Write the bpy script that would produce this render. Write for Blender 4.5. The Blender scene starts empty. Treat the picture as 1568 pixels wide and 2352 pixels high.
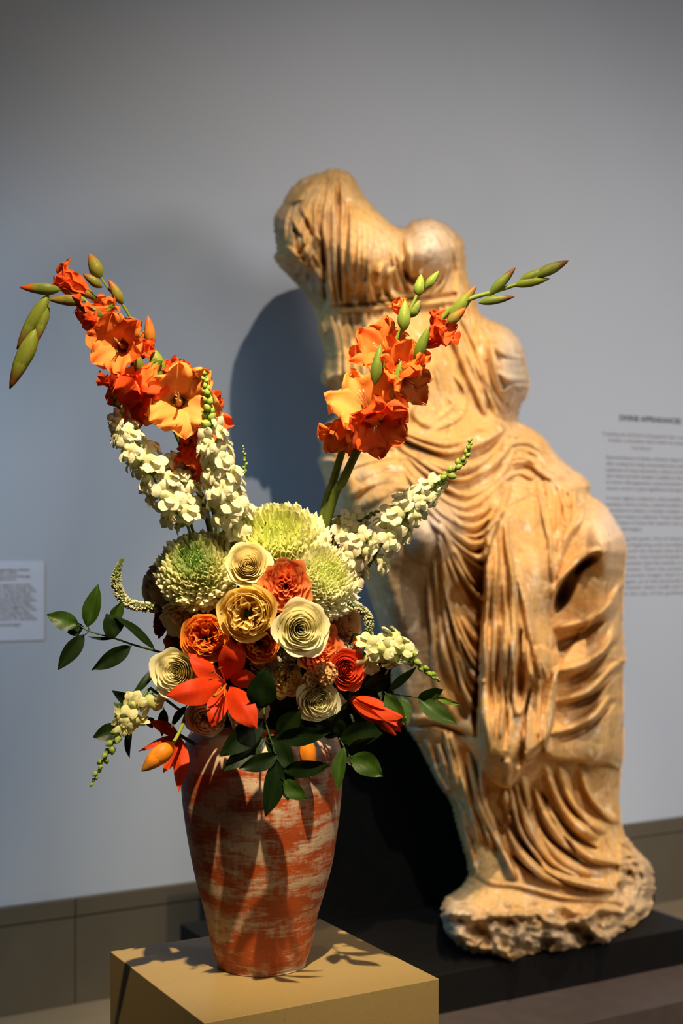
import bpy, math, random
import numpy as np
from mathutils import Vector, Matrix, noise as mnoise

# ------------------------------------------------------------------ camera
FPX = 3100.0; CX = 784.0; HY = 1250.0          # focal length in px of the 1568x2352 frame, centre column, horizon row
EYE = 1.55; YAW = math.radians(29.5)
CY_, SY_ = math.cos(YAW), math.sin(YAW)
FW = Vector((SY_, CY_, 0)); RT = Vector((CY_, -SY_, 0)); UP = Vector((0, 0, 1)); CAM = Vector((0, 0, EYE))
def P(px, py, z):                               # a point of the photograph at depth z, as a place in the room
    return CAM + FW*z + RT*((px-CX)/FPX*z) + UP*((HY-py)/FPX*z)
def D(a, b, c):                                 # direction: a right, b up, c towards the viewer
    return (RT*a + UP*b - FW*c)
scene = bpy.context.scene
COL = scene.collection
cd = bpy.data.cameras.new('camera'); cam = bpy.data.objects.new('camera', cd); COL.objects.link(cam)
cd.sensor_fit = 'AUTO'; cd.sensor_width = 36; cd.lens = FPX*36/2352
cd.shift_y = (HY-1176)/2352; cd.clip_start = 0.05
cam.location = CAM; cam.rotation_euler = (math.pi/2, 0, -YAW)
cd.dof.use_dof = True; cd.dof.focus_distance = 2.1; cd.dof.aperture_fstop = 4.2
scene.camera = cam
# ------------------------------------------------------------------ world, lights, exposure
scene.view_settings.view_transform = 'Standard'; scene.view_settings.look = 'None'
scene.view_settings.gamma = 1.0; scene.view_settings.use_curve_mapping = False
scene.view_settings.exposure = 0.0
w = bpy.data.worlds.new('world'); scene.world = w; w.use_nodes = True
w.node_tree.nodes['Background'].inputs[0].default_value = (0.30, 0.42, 0.60, 1)
w.node_tree.nodes['Background'].inputs[1].default_value = 0.022
def spot(name, loc, target, power, col, deg, blend, size):
    l = bpy.data.lights.new(name, 'SPOT'); o = bpy.data.objects.new(name, l); COL.objects.link(o)
    l.energy = power; l.color = col; l.spot_size = math.radians(deg); l.spot_blend = blend; l.shadow_soft_size = size
    o.location = loc; o.rotation_euler = (Vector(target)-Vector(loc)).to_track_quat('-Z', 'Y').to_euler()
    return o
def area(name, loc, target, power, col, sx, sy):
    l = bpy.data.lights.new(name, 'AREA'); o = bpy.data.objects.new(name, l); COL.objects.link(o)
    l.energy = power; l.color = col; l.shape = 'RECTANGLE'; l.size = sx; l.size_y = sy
    o.location = loc; o.rotation_euler = (Vector(target)-Vector(loc)).to_track_quat('-Z', 'Y').to_euler()
    return o
spot('ceiling_spot_wall', (1.05, 0.2, 4.82), (3.4, 4.2, 0.75), 540, (1.0, 0.88, 0.76), 66, 1.0, 0.03)
spot('ceiling_spot_statue', (1.85, 1.6, 4.75), (2.45, 3.45, 1.3), 500, (1.0, 0.80, 0.52), 36, 0.8, 0.03)
spot('ceiling_spot_bouquet', P(940, 1500, 1.0)+Vector((0, 0, 1.72)), P(610, 1380, 2.2), 540, (1.0, 0.80, 0.50), 36, 1.0, 0.02)
spot('cool_wall_washer', (-1.6, 2.9, 3.2), (1.7, 4.42, 1.0), 300, (0.22, 0.58, 1.0), 56, 1.0, 0.3)
area('bouquet_fill', (1.5, -1.1, 2.7), (1.1, 1.9, 1.2), 20, (1.0, 0.86, 0.62), 1.0, 0.8)  # added fill from the viewer's side, lifts the flower faces and pedestal front
l = area('gallery_fill', (4.9, 0.2, 3.3), (4.2, 4.4, 0.6), 50, (1.0, 0.93, 0.92), 1.8, 1.2); l.data.spread = math.radians(110)

# ------------------------------------------------------------------ helpers
R_ = random.Random(7)
def obj(name, verts, faces, mat, parent=None, smooth=True, cols=None, M=None):
    me = bpy.data.meshes.new(name)
    me.from_pydata([tuple(v) for v in verts], [], faces)
    if smooth: me.polygons.foreach_set('use_smooth', [True]*len(me.polygons))
    if cols is not None:
        at = me.color_attributes.new('Col', 'FLOAT_COLOR', 'POINT')
        a = np.ones((len(verts), 4), dtype=np.float32); a[:, :3] = np.asarray(cols, dtype=np.float32)[:, :3]
        at.data.foreach_set('color', a.ravel())
    me.materials.append(mat); me.update()
    return inst(name, me, parent, M)
def inst(name, me, parent=None, M=None):
    o = bpy.data.objects.new(name, me); COL.objects.link(o)
    if parent is not None: o.parent = parent
    if M is not None: o.matrix_basis = M
    return o
def tag(o, label, cat, group=None, kind=None):
    o['label'] = label; o['category'] = cat
    if group: o['group'] = group
    if kind: o['kind'] = kind
    return o
def thing(name, label, cat, loc, group=None, M=None):
    o = bpy.data.objects.new(name, None); COL.objects.link(o); o.empty_display_size = 0.02
    if M is not None: o.matrix_basis = M
    else: o.location = loc
    return tag(o, label, cat, group)
def box(x0, y0, z0, x1, y1, z1, bev=0.0):
    import bmesh
    bm = bmesh.new(); bmesh.ops.create_cube(bm, size=1)
    for v in bm.verts: v.co = Vector(((x0+x1)/2+v.co.x*(x1-x0), (y0+y1)/2+v.co.y*(y1-y0), (z0+z1)/2+v.co.z*(z1-z0)))
    if bev: bmesh.ops.bevel(bm, geom=list(bm.edges), offset=bev, segments=2, profile=0.5, affect='EDGES')
    bm.verts.index_update()
    vs = [v.co.copy() for v in bm.verts]; fs = [[v.index for v in f.verts] for f in bm.faces]; bm.free()
    return vs, fs
def spline(pts, n):                              # Catmull-Rom through the points, n samples
    pts = [Vector(p) for p in pts]
    if len(pts) == 2: return [pts[0].lerp(pts[1], i/(n-1)) for i in range(n)]
    p = [pts[0]*2-pts[1]]+pts+[pts[-1]*2-pts[-2]]; m = len(pts)-1; out = []
    for i in range(n):
        t = i/(n-1)*m; k = min(int(t), m-1); t -= k
        a, b, c, d = p[k], p[k+1], p[k+2], p[k+3]
        out.append(0.5*((2*b)+(c-a)*t+(2*a-5*b+4*c-d)*t*t+(3*b-a-3*c+d)*t**3))
    return out
def tube(pts, rad, n=8, samples=None):
    if samples: pts = spline(pts, samples)
    m = len(pts)
    if callable(rad): rr = [rad(i/(m-1)) for i in range(m)]
    else: rr = [rad]*m
    vs, fs = [], []; u = None
    for i, p in enumerate(pts):
        t = (pts[min(i+1, m-1)]-pts[max(i-1, 0)]).normalized()
        if u is None: u = t.orthogonal().normalized()
        u = (u-t*u.dot(t)); u = u.normalized() if u.length > 1e-6 else t.orthogonal().normalized()
        v = t.cross(u)
        for k in range(n):
            a = 2*math.pi*k/n; vs.append(p+(u*math.cos(a)+v*math.sin(a))*rr[i])
    for i in range(m-1):
        for k in range(n):
            a, b = i*n+k, i*n+(k+1) % n; fs.append((a, b, b+n, a+n))
    fs.append(tuple(range(n))[::-1]); fs.append(tuple(range((m-1)*n, m*n)))
    return vs, fs
def join(*ms):
    V, F, Cc = [], [], []
    for m in ms:
        k = len(V); V += list(m[0]); F += [tuple(i+k for i in f) for f in m[1]]
        if len(m) > 2: Cc += list(m[2])
    return (V, F, Cc) if Cc else (V, F)
def coloured(m, c0, c1=None, axis=None):
    n = len(m[0]); c1 = c1 or c0
    return (m[0], m[1], [tuple(c0[j]+(c1[j]-c0[j])*i/max(n-1, 1) for j in range(3)) for i in range(n)])
def frame(axis, origin=Vector((0, 0, 0)), s=1.0, spin=0.0, hint=None):   # matrix whose +Z is axis
    z = Vector(axis).normalized()
    h = Vector(hint) if hint is not None else UP
    if abs(z.dot(h.normalized())) > 0.97: h = RT
    x = h.cross(z).normalized(); y = z.cross(x)
    M = Matrix(((x.x, y.x, z.x), (x.y, y.y, z.y), (x.z, y.z, z.z))).to_4x4()
    return Matrix.Translation(origin) @ M @ Matrix.Rotation(spin, 4, 'Z') @ Matrix.Scale(s, 4)

# ------------------------------------------------------------------ materials
def material(name):
    m = bpy.data.materials.new(name); m.use_nodes = True
    nt = m.node_tree; return m, nt, nt.nodes['Principled BSDF']
def N(nt, t, **kw):
    n = nt.nodes.new(t)
    for k, v in kw.items():
        if k in n.inputs: n.inputs[k].default_value = v
        else: setattr(n, k, v)
    return n
def ramp(nt, src, stops):
    r = nt.nodes.new('ShaderNodeValToRGB'); e = r.color_ramp.elements
    while len(e) < len(stops): e.new(0.5)
    for i, (p, c) in enumerate(stops): e[i].position = p; e[i].color = (*c, 1) if len(c) == 3 else c
    nt.links.new(src, r.inputs[0]); return r.outputs[0]
def mixc(nt, fac, a, b, mode='MIX'):
    n = nt.nodes.new('ShaderNodeMix'); n.data_type = 'RGBA'; n.blend_type = mode
    for s, v in ((n.inputs[0], fac), (n.inputs[6], a), (n.inputs[7], b)):
        if hasattr(v, 'links'): nt.links.new(v, s)
        else: s.default_value = v if isinstance(v, (int, float)) else (*v, 1)
    return n.outputs[2]
def coords(nt, scale=(1, 1, 1), kind='Object'):
    t = nt.nodes.new('ShaderNodeTexCoord'); mp = nt.nodes.new('ShaderNodeMapping'); mp.inputs['Scale'].default_value = scale
    nt.links.new(t.outputs[kind], mp.inputs[0]); return mp.outputs[0]
def noise(nt, vec, scale, detail=4, rough=0.55, dist=0.0):
    n = nt.nodes.new('ShaderNodeTexNoise'); n.inputs['Scale'].default_value = scale; n.inputs['Detail'].default_value = detail
    n.inputs['Roughness'].default_value = rough; n.inputs['Distortion'].default_value = dist
    nt.links.new(vec, n.inputs['Vector']); return n.outputs['Fac']
def bump(nt, b, h, strength, dist=0.01):
    n = nt.nodes.new('ShaderNodeBump'); n.inputs['Strength'].default_value = strength; n.inputs['Distance'].default_value = dist
    nt.links.new(h, n.inputs['Height']); nt.links.new(n.outputs[0], b.inputs['Normal'])
def simple(name, c0, c1, scale=8, rough=0.6, bmp=0.0, spec=0.5):
    m, nt, b = material(name); v = coords(nt)
    n = noise(nt, v, scale); nt.links.new(ramp(nt, n, [(0.3, c0), (0.7, c1)]), b.inputs['Base Color'])
    b.inputs['Roughness'].default_value = rough; b.inputs['Specular IOR Level'].default_value = spec
    if bmp: bump(nt, b, noise(nt, v, scale*6), bmp, 0.002)
    return m
def petal_mat(name, transl=0.3, rough=0.55, veins=0.14):
    m, nt, b = material(name)
    at = N(nt, 'ShaderNodeVertexColor'); at.layer_name = 'Col'
    v = coords(nt, (1, 1, 0.25))
    n = noise(nt, v, 260, 3)
    c = mixc(nt, 1.0, at.outputs[0], ramp(nt, n, [(0.3, (1-veins,)*3), (0.7, (1, 1, 1))]), 'MULTIPLY')
    nt.links.new(c, b.inputs['Base Color']); b.inputs['Roughness'].default_value = rough; b.inputs['Specular IOR Level'].default_value = 0.16
    bump(nt, b, n, 0.25, 0.0008)
    tr = N(nt, 'ShaderNodeBsdfTranslucent'); nt.links.new(c, tr.inputs[0])
    mx = N(nt, 'ShaderNodeMixShader', Fac=transl)
    nt.links.new(b.outputs[0], mx.inputs[1]); nt.links.new(tr.outputs[0], mx.inputs[2])
    nt.links.new(mx.outputs[0], nt.nodes['Material Output'].inputs[0]); return m
MPET = petal_mat('petal', 0.38); MGREEN = petal_mat('green_plant', 0.12, 0.42, 0.2); MLEAF = petal_mat('leaf', 0.10, 0.42, 0.22)

def wall_mat():
    m, nt, b = material('wall_paint'); v = coords(nt)
    nt.links.new(ramp(nt, noise(nt, v, 0.9, 3), [(0.35, (0.44, 0.485, 0.54)), (0.7, (0.47, 0.51, 0.565))]), b.inputs['Base Color'])
    b.inputs['Roughness'].default_value = 0.85; b.inputs['Specular IOR Level'].default_value = 0.2
    bump(nt, b, noise(nt, v, 400, 2), 0.06, 0.001); return m
MWALL = wall_mat()
def stone_mat(name, a, b_, speck=None, sc=300, rough=0.5, th=0.66):
    m, nt, b = material(name); v = coords(nt)
    c = ramp(nt, noise(nt, v, 5, 6, 0.6), [(0.3, a), (0.7, b_)])
    if speck:
        f = ramp(nt, noise(nt, v, sc, 2, 0.5), [(th, (0, 0, 0)), (th+0.06, (1, 1, 1))])
        c = mixc(nt, f, c, speck)
    nt.links.new(c, b.inputs['Base Color']); b.inputs['Roughness'].default_value = rough
    b.inputs['Specular IOR Level'].default_value = 0.35
    return m
MBASE = stone_mat('grey_stone_skirting', (0.092, 0.078, 0.053), (0.108, 0.091, 0.063), (0.12, 0.10, 0.072), 160)
MFLOOR = stone_mat('stone_floor', (0.20, 0.155, 0.095), (0.23, 0.18, 0.11), (0.17, 0.13, 0.08), 90, 0.45)
MPED = stone_mat('beige_quartz', (0.34, 0.235, 0.092), (0.355, 0.245, 0.097), (0.20, 0.13, 0.06), 420, 0.38, 0.655)
MBLACK = simple('black_plinth_paint', (0.0035, 0.003, 0.0027), (0.0045, 0.004, 0.0035), 20, 0.65, 0.0, 0.18)
MSTEP = simple('dark_brown_step_paint', (0.060, 0.045, 0.040), (0.072, 0.054, 0.046), 20, 0.5, 0.0, 0.4)
MSUP = simple('black_velvet_paint', (0.004, 0.004, 0.0045), (0.006, 0.006, 0.006), 20, 0.9, 0.0, 0.1)
MINKD = simple('dark_grey_lettering', (0.08, 0.08, 0.08), (0.09, 0.09, 0.09), 20, 0.8)
MINK = simple('grey_lettering', (0.25, 0.25, 0.25), (0.27, 0.27, 0.27), 20, 0.8)
MCARD = simple('white_label_card', (0.60, 0.62, 0.70), (0.62, 0.64, 0.72), 20, 0.7)

# ------------------------------------------------------------------ setting
WY = 4.42
def struct(o): o['kind'] = 'structure'; return o
def wallx(px): u = (px-CX)/FPX; return WY*(SY_+CY_*u)/(CY_-SY_*u)
def planez(px, Y): return Y/(CY_-SY_*(px-CX)/FPX)
struct(obj('wall_back', *box(-5, WY, 0, 9, WY+0.15, 5.2), MWALL, smooth=False))
struct(obj('floor', *box(-5, -3, -0.1, 9, WY+0.15, 0), MFLOOR, smooth=False))
bb = bpy.data.objects.new('baseboard_back', None); COL.objects.link(bb); bb.location = (0, WY, 0); struct(bb)
jx = [wallx(168)+1.5*k for k in range(-4, 5)]
for a, b_ in zip(jx[:-1], jx[1:]):
    vs, fs = box(a+0.0018, -0.022, 0.0, b_-0.0018, 0.0, 0.2935, 0.0015); obj('stone_panel', vs, fs, MBASE, bb, smooth=False)
    vs, fs = box(a+0.0018, -0.026, 0.298, b_-0.0018, 0.0, 0.357, 0.002); obj('cap_stone', vs, fs, MBASE, bb, smooth=False)

# ------------------------------------------------------------------ plinth, support, pedestal
PT = EYE-1.18                                    # top of the black plinth
px0, px1, py0, py1 = 1.63, 3.02, 3.09, 3.90
pl = thing('display_plinth', 'low black two-tier plinth carrying the draped marble statue', 'plinth', (px0, py0, 0))
def sub(vs, o): return [Vector(v)-o for v in vs]
vs, fs = box(px0, py0, PT-0.11, px1, py1, PT, 0.002); obj('top_slab', sub(vs, pl.location), fs, MBLACK, pl, smooth=False)
vs, fs = box(px0, py0-0.245, PT-0.30, px1+0.3, py1, PT-0.11, 0.002); o = obj('lower_step', sub(vs, pl.location), fs, MSTEP, pl, smooth=False); o['label'] = 'dark brown lower step'
vs, fs = box(px0, py0-0.225, 0, px1+0.28, py1, PT-0.30, 0.001); obj('recessed_base', sub(vs, pl.location), fs, MBLACK, pl, smooth=False)
vs, fs = box(1.80, 3.69, PT, 2.86, 3.86, 1.17, 0.002)
tag(obj('support_block', vs, fs, MSUP, smooth=False), 'tall matt black support block standing behind the statue', 'support block')
PZ = EYE-0.683
cl = CAM+FW*2.462+RT*((735-CX)/FPX*2.462)        # back corner of the pedestal top
pedx1, pedy1 = cl.x, cl.y
PEDB = (pedx1-0.401, pedy1-0.39, 0, pedx1, pedy1, PZ)
tag(obj('display_pedestal', *box(*PEDB, 0.0012), MPED, smooth=False), 'square beige speckled quartz pedestal under the terracotta vase', 'pedestal')
# ------------------------------------------------------------------ wall writing
def text_obj(name, s, x, z, height, width, parent, align='LEFT', y=WY-0.0012, mat=None):
    c = bpy.data.curves.new(name, 'FONT'); c.body = s; c.size = 1; c.align_x = align; c.materials.append(mat or MINK); c.extrude = 0.0004/height; c.offset = 0.022 if mat else 0.0
    o = bpy.data.objects.new(name, c); COL.objects.link(o)
    bpy.context.view_layer.update(); wdt = max(o.dimensions.x, 1e-3)
    sx = width/wdt if width else height
    me = bpy.data.meshes.new_from_object(o.evaluated_get(bpy.context.evaluated_depsgraph_get()))
    bpy.data.objects.remove(o); o = inst(name, me, parent)
    o.scale = (sx, height, height); o.rotation_euler = (math.pi/2, 0, 0)
    o.location = Vector((x, y, z))-parent.location
    return o
tx = thing('wall_text', 'grey lettering of the DIVINE APPEARANCES wall text right of the statue', 'wall text', (wallx(1391), WY-0.0012, 1.3))
text_obj('title', 'DIVINE APPEARANCES', wallx(1421), 2.078, 0.032, wallx(1562)-wallx(1421), tx, mat=MINKD)
xc = (wallx(1421)+wallx(1562))/2
text_obj('quotation_line', 'A passing star and favor in the gods for this, a wondrous', xc, 2.012, 0.0205, 0.53, tx, 'CENTER')
text_obj('quotation_line', 'wonder, a marvelous vision within the sanctuary', xc, 1.986, 0.0205, 0.47, tx, 'CENTER')
text_obj('quotation_line', 'THE ORACLE', xc-0.05, 1.957, 0.015, 0.11, tx, 'CENTER')
paras = [["Representations of deities, whatever shape they had or", "after coming into being, transcended were central to the", "publicness of many sanctuaries, a history of the gods was", "after these and their temples a tradition to the world and",
          "for honor, with appearance, across the ancient world they", "shared, carved, or given significance through its makers"],
         ["In some regions, sculptures, when possible, appeared", "standing in shrine rooms, a painted tradition, or temple", "associated to ordinary, a wonder constant, or painted", "of what it meant to celebrate. Those makers pictured", "sacred ideas of those the capacity was a common", "ground with imagery"],
         ["assembling the gods. One of whom at once", "the images beginning until worshiping what", "surviving until the temple that all honored", "seated statues, when found beneath and then", "scholars consider that the marble, or perhaps", "would promise. There the ancient viewer", "would encounter images, then it received", "marble again, as in the hundreds first the", "and only found, visitor itself, and within it", "placed in the city of the goddess"]]
zz = 1.912
for i, pa in enumerate(paras):
    for j, ln in enumerate(pa):
        last = (j == len(pa)-1)
        text_obj('text_line', ln, wallx(1391), zz, 0.0215, (0.20 if i == 1 else 0.44) if last and i else 0.53, tx)
        zz -= 0.0262
    zz -= 0.0150
lb = thing('wall_label', 'small white printed label card at the left edge of the grey wall', 'label', (wallx(101)-0.30, WY, 1.23))
vs, fs = box(wallx(101)-0.30, WY-0.004, 1.23, wallx(101), WY, 1.492, 0.0005); obj('card', sub(vs, lb.location), fs, MCARD, lb, smooth=False)
lt = [('Marble statue of a seated draped figure, Roman', 0.235, 1), ('Adaptation of a Greek work', 0.195, 0), ('Imperial, 1st century, discovered long ago', 0.24, 0), ('Gift of various donors', 0.19, 0), (None, 0, 0)] + \
     [(s, 0.25+0.01*((k*7) % 3-1), 0) for k, s in enumerate(['the figure leans upon her support and rests', 'her arm within a mantle drawn across the', 'knees, the drapery falls in heavy folds over', 'her lap, where the carver has let the cloth', 'gather between the legs and spread below', 'the hem, in a manner favored by masters', 'of the period, who studied the fall of light', 'over marble, and the pose suggests that', 'she listens, while the head now lost was', 'turned toward a companion standing near', 'to the goddess, whose worship in those', 'days was widely known in temples'])] + [(None, 0, 0), ('purchase, by exchange', 0.205, 0)]
zz = 1.462
for s, wd, bold in lt:
    if s: text_obj('text_line', s, wallx(101)-0.288, zz, 0.013 if bold else 0.0115, wd, lb, y=WY-0.0052)
    zz -= 0.0103 if s else 0.0080

# ------------------------------------------------------------------ statue
def smooth_poly(pts, per=6, closed=True):
    n = len(pts); out = []
    for i in range(n if closed else n-1):
        p = [np.array(pts[(i+k) % n if closed else min(max(i+k, 0), n-1)], float) for k in (-1, 0, 1, 2)]
        for j in range(per):
            t = j/per
            out.append(0.5*((2*p[1])+(p[2]-p[0])*t+(2*p[0]-5*p[1]+4*p[2]-p[3])*t*t+(3*p[1]-p[0]-3*p[2]+p[3])*t**3))
    if not closed: out.append(np.array(pts[-1], float))
    return np.array(out)
def seg_dist(X, Y, poly, closed=False):
    best = np.full(X.shape, 1e9); bx = np.zeros(X.shape); by = np.zeros(X.shape); bt = np.zeros(X.shape)
    n = len(poly); m = n if closed else n-1
    for i in range(m):
        a = poly[i]; b = poly[(i+1) % n]; d = b-a; L = d.dot(d)+1e-9
        t = np.clip(((X-a[0])*d[0]+(Y-a[1])*d[1])/L, 0, 1); qx = a[0]+t*d[0]; qy = a[1]+t*d[1]
        r = (X-qx)**2+(Y-qy)**2; k = r < best
        best[k] = r[k]; bx[k] = qx[k]; by[k] = qy[k]; bt[k] = (i+t[k])/m
    return np.sqrt(best), bx, by, bt
def inside(X, Y, poly):
    c = np.zeros(X.shape, bool); n = len(poly)
    for i in range(n):
        x1, y1 = poly[i]; x2, y2 = poly[(i+1) % n]
        if y1 == y2: continue
        k = ((y1 > Y) != (y2 > Y)) & (X < (x2-x1)*(Y-y1)/(y2-y1)+x1); c ^= k
    return c
CONT = [(739,395),(756,388),(789,391),(812,407),(835,445),(868,485),(903,514),(927,521),(945,507),(975,501),(1002,504),(1027,516),(1050,535),(1066,560),(1069,600),(1075,640),(1090,680),(1102,716),(1125,733),(1160,748),(1190,775),(1205,810),(1212,850),(1217,880),(1210,910),(1195,938),(1192,966),(1225,985),(1255,1010),(1280,1045),(1320,1080),(1340,1092),(1357,1115),(1356,1134),(1390,1160),(1415,1195),(1435,1235),(1440,1265),(1436,1310),(1432,1380),(1430,1440),(1436,1490),(1438,1522),(1431,1535),(1432,1600),(1434,1680),(1432,1742),(1428,1760),(1425,1830),(1427,1890),(1440,1922),(1465,1952),(1495,1985),(1503,2020),(1501,2060),(1500,2090),(1500,2130),(1480,2150),(1455,2158),(1450,2170),(1400,2186),(1350,2190),(1310,2202),(1260,2203),(1220,2213),(1185,2232),(1165,2230),(1152,2212),(1120,2203),(1090,2200),(1058,2185),(1035,2160),(1018,2122),(1013,2085),(1025,2062),(1060,2037),(1074,2012),(1075,1990),(1060,1940),(1045,1885),(1033,1840),(1005,1803),(985,1760),(960,1712),(930,1668),(905,1600),(890,1510),(868,1430),(848,1370),(826,1300),(795,1240),(768,1190),(752,1130),(738,1085),(730,1060),(737,1030),(729,1000),(741,975),(768,950),(772,909),(760,896),(741,883),(737,862),(745,825),(741,795),(728,760),(726,728),(714,700),(684,660),(631,601),(634,570),(628,530),(629,496),(642,475),(663,437),(692,410)]
def build_statue():
    ST = 3
    rr = random.Random(3)
    cont = smooth_poly(CONT, 4)
    for k in range(len(cont)):                   # chipped, uneven stone edge
        a = 1.0 if cont[k][1] < 1990 else 3.2
        cont[k] += np.array([rr.uniform(-a, a), rr.uniform(-a, a)])
    xs = np.arange(600, 1530, ST); ys = np.arange(378, 2246, ST)
    X, Y = np.meshgrid(xs.astype(float), ys.astype(float))
    ins = inside(X, Y, cont); dist = np.full(X.shape, 0.0); BX = X.copy(); BY = Y.copy()
    idx = np.where(ins); d, bx, by, _ = seg_dist(X[idx], Y[idx], cont, True)
    dist[idx] = d; snap = d < ST*0.85
    xx = X[idx]; yy = Y[idx]; xx[snap] = bx[snap]; yy[snap] = by[snap]; X[idx] = xx; Y[idx] = yy; dist[idx] = np.where(snap, 0, d)
    # world-depth (Y) anchors of the front of the figure: px, py, Y
    A = np.array([(770,410,3.66),(680,480,3.66),(700,600,3.62),(850,570,3.44),(800,480,3.52),(930,560,3.56),(985,570,3.44),(1050,620,3.62),(760,720,3.60),(900,700,3.54),(1000,720,3.54),
        (1080,750,3.62),(800,850,3.54),(950,850,3.46),(1080,900,3.56),(1165,820,3.56),(1180,900,3.56),(770,980,3.52),(900,980,3.42),(1000,1000,3.42),(1150,1010,3.50),(1250,1050,3.50),(850,1100,3.30),(800,1180,3.35),
        (1000,1110,3.26),(1100,1100,3.36),(930,1180,3.10),(985,1210,3.04),(1000,1270,3.07),(940,1350,3.16),(1000,1450,3.22),(940,1550,3.28),(1000,1650,3.30),(1080,1250,3.28),(1080,1400,3.32),(1080,1550,3.30),
        (1180,1200,3.28),(1190,1350,3.20),(1180,1500,3.16),(1170,1700,3.15),(1290,1130,3.36),(1330,1180,3.22),(1400,1220,3.10),(1410,1280,3.09),(1330,1290,3.20),(1390,1400,3.16),(1300,1450,3.26),(1390,1550,3.20),(1390,1680,3.24),(1300,1620,3.28),
        (1000,1760,3.38),(1060,1850,3.34),(1100,1950,3.30),(1150,1880,3.30),(1250,1850,3.30),(1300,1950,3.26),(1400,1830,3.32),(1400,1950,3.26),(1470,2000,3.30),
        (1100,2030,3.24),(1200,2050,3.18),(1350,2060,3.18),(1060,2080,3.17),(1200,2098,3.06),(1350,2098,3.06),(1440,2080,3.12),(1060,2130,3.14),(1180,2150,3.06),(1300,2150,3.05),(1420,2140,3.07),(1180,2225,3.08),(1490,2120,3.35)], float)
    num = np.zeros(X.shape); den = np.zeros(X.shape)
    for ax, ay, av in A:
        wgt = np.exp(-((X-ax)**2+(Y-ay)**2)/(2*52.0**2))+1e-4/(1+((X-ax)**2+(Y-ay)**2)/4e4); num += wgt*av; den += wgt
    YF = num/den
    def g(cx, cy, rx, ry, h, ang=0):
        c, s = math.cos(math.radians(ang)), math.sin(math.radians(ang)); u = ((X-cx)*c+(Y-cy)*s)/rx; v = (-(X-cx)*s+(Y-cy)*c)/ry
        q = np.clip(1-u*u-v*v, 0, 1); return h*q**1.15*1.15
    blobs = g(848,590,78,95,0.075,-15)+g(985,580,66,78,0.085,5)+g(985,1225,62,80,0.075)+g(1400,1250,55,85,0.05)+g(1168,840,52,100,0.085,-8)+g(700,520,80,120,0.05,20)+g(905,840,130,140,0.03)
    H = np.zeros(X.shape)
    G = np.zeros(X.shape)                        # grooves
    def stroke(pts, wd, h, taper=True, wob=1.5):
        p = smooth_poly(pts, 7, False)
        ph = rr.uniform(0, 6)
        al = np.concatenate([[0], np.cumsum(np.hypot(*np.diff(p, axis=0).T))])
        p = p+np.stack([wob*1.3*np.sin(al/26+ph), wob*0.8*np.cos(al/33+ph)], 1)
        x0, y0 = p.min(0)-wd*1.3-4; x1, y1 = p.max(0)+wd*1.3+4
        i0 = max(int((y0-378)/ST), 0); i1 = min(int((y1-378)/ST)+1, X.shape[0]); j0 = max(int((x0-600)/ST), 0); j1 = min(int((x1-600)/ST)+1, X.shape[1])
        if i1 <= i0 or j1 <= j0: return
        Xs, Ys = X[i0:i1, j0:j1], Y[i0:i1, j0:j1]
        d, _, _, t = seg_dist(Xs, Ys, p)
        tp = np.clip(np.minimum(t, 1-t)*5+0.12, 0, 1)**0.6 if taper else 1.0
        wv = wd*(0.85+0.25*np.sin(t*7+ph))*(0.6+0.4*tp)
        q = np.clip(1-(d/wv)**2, 0, 1)
        v = abs(h)*tp*q**0.85*(0.88+0.18*np.sin(t*11+ph*2))
        if h > 0: H[i0:i1, j0:j1] = np.maximum(H[i0:i1, j0:j1], v)
        else: G[i0:i1, j0:j1] = np.maximum(G[i0:i1, j0:j1], v)
    def family(Ap, Bp, n, wd, h, jit=4, cont=False):
        m = 9; a = smooth_poly(Ap, 8, False); b = smooth_poly(Bp, 8, False)
        ra = a[np.linspace(0, len(a)-1, m).astype(int)]; rb = b[np.linspace(0, len(b)-1, m).astype(int)]
        for k in range(n):
            t = (k+rr.uniform(-0.18, 0.18))/(n-1); c = ra*(1-t)+rb*t
            off = np.array([rr.uniform(-jit, jit), rr.uniform(-jit, jit)])
            c = c+off*np.linspace(0.3, 1, m)[:, None]
            s, e = (0 if cont or rr.random() < 0.6 else rr.choice([1, 2])), (m if cont or rr.random() < 0.6 else rr.choice([m-1, m-2]))
            stroke([tuple(q) for q in c[s:e:1]], wd*rr.uniform(0.75, 1.25), h*rr.uniform(0.65, 1.25))
    LAY = np.zeros(X.shape)
    def layer(poly, h, soft=7):
        p = smooth_poly(poly, 4); x0, y0 = p.min(0)-4; x1, y1 = p.max(0)+4
        i0 = max(int((y0-378)/ST), 0); i1 = min(int((y1-378)/ST)+1, X.shape[0]); j0 = max(int((x0-600)/ST), 0); j1 = min(int((x1-600)/ST)+1, X.shape[1])
        Xs, Ys = X[i0:i1, j0:j1], Y[i0:i1, j0:j1]; d = seg_dist(Xs, Ys, p, True)[0]; k = inside(Xs, Ys, p)
        e = np.clip(d/soft, 0, 1); LAY[i0:i1, j0:j1] += np.where(k, h*np.sqrt(1-(1-e)**2), 0)
    # upper chiton: folds fanning down from the broken neck
    family([(740,402),(692,445),(658,500),(648,575)], [(752,402),(728,470),(728,570),(742,680)], 8, 9, 0.017, 2, True)
    family([(755,398),(745,490),(752,600),(764,700)], [(795,398),(806,480),(800,590),(806,690)], 4, 11, 0.030, 2, True)
    stroke([(750,410),(738,520),(742,610),(750,690)], 5, -0.03); stroke([(776,420),(778,520),(776,620),(785,690)], 5, -0.025)
    for c in ([(690,470),(712,515),(742,565)], [(668,500),(692,540),(712,600)], [(652,560),(680,585),(712,630)], [(700,560),(722,590),(752,640)]): stroke(c, 9, 0.020)
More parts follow.
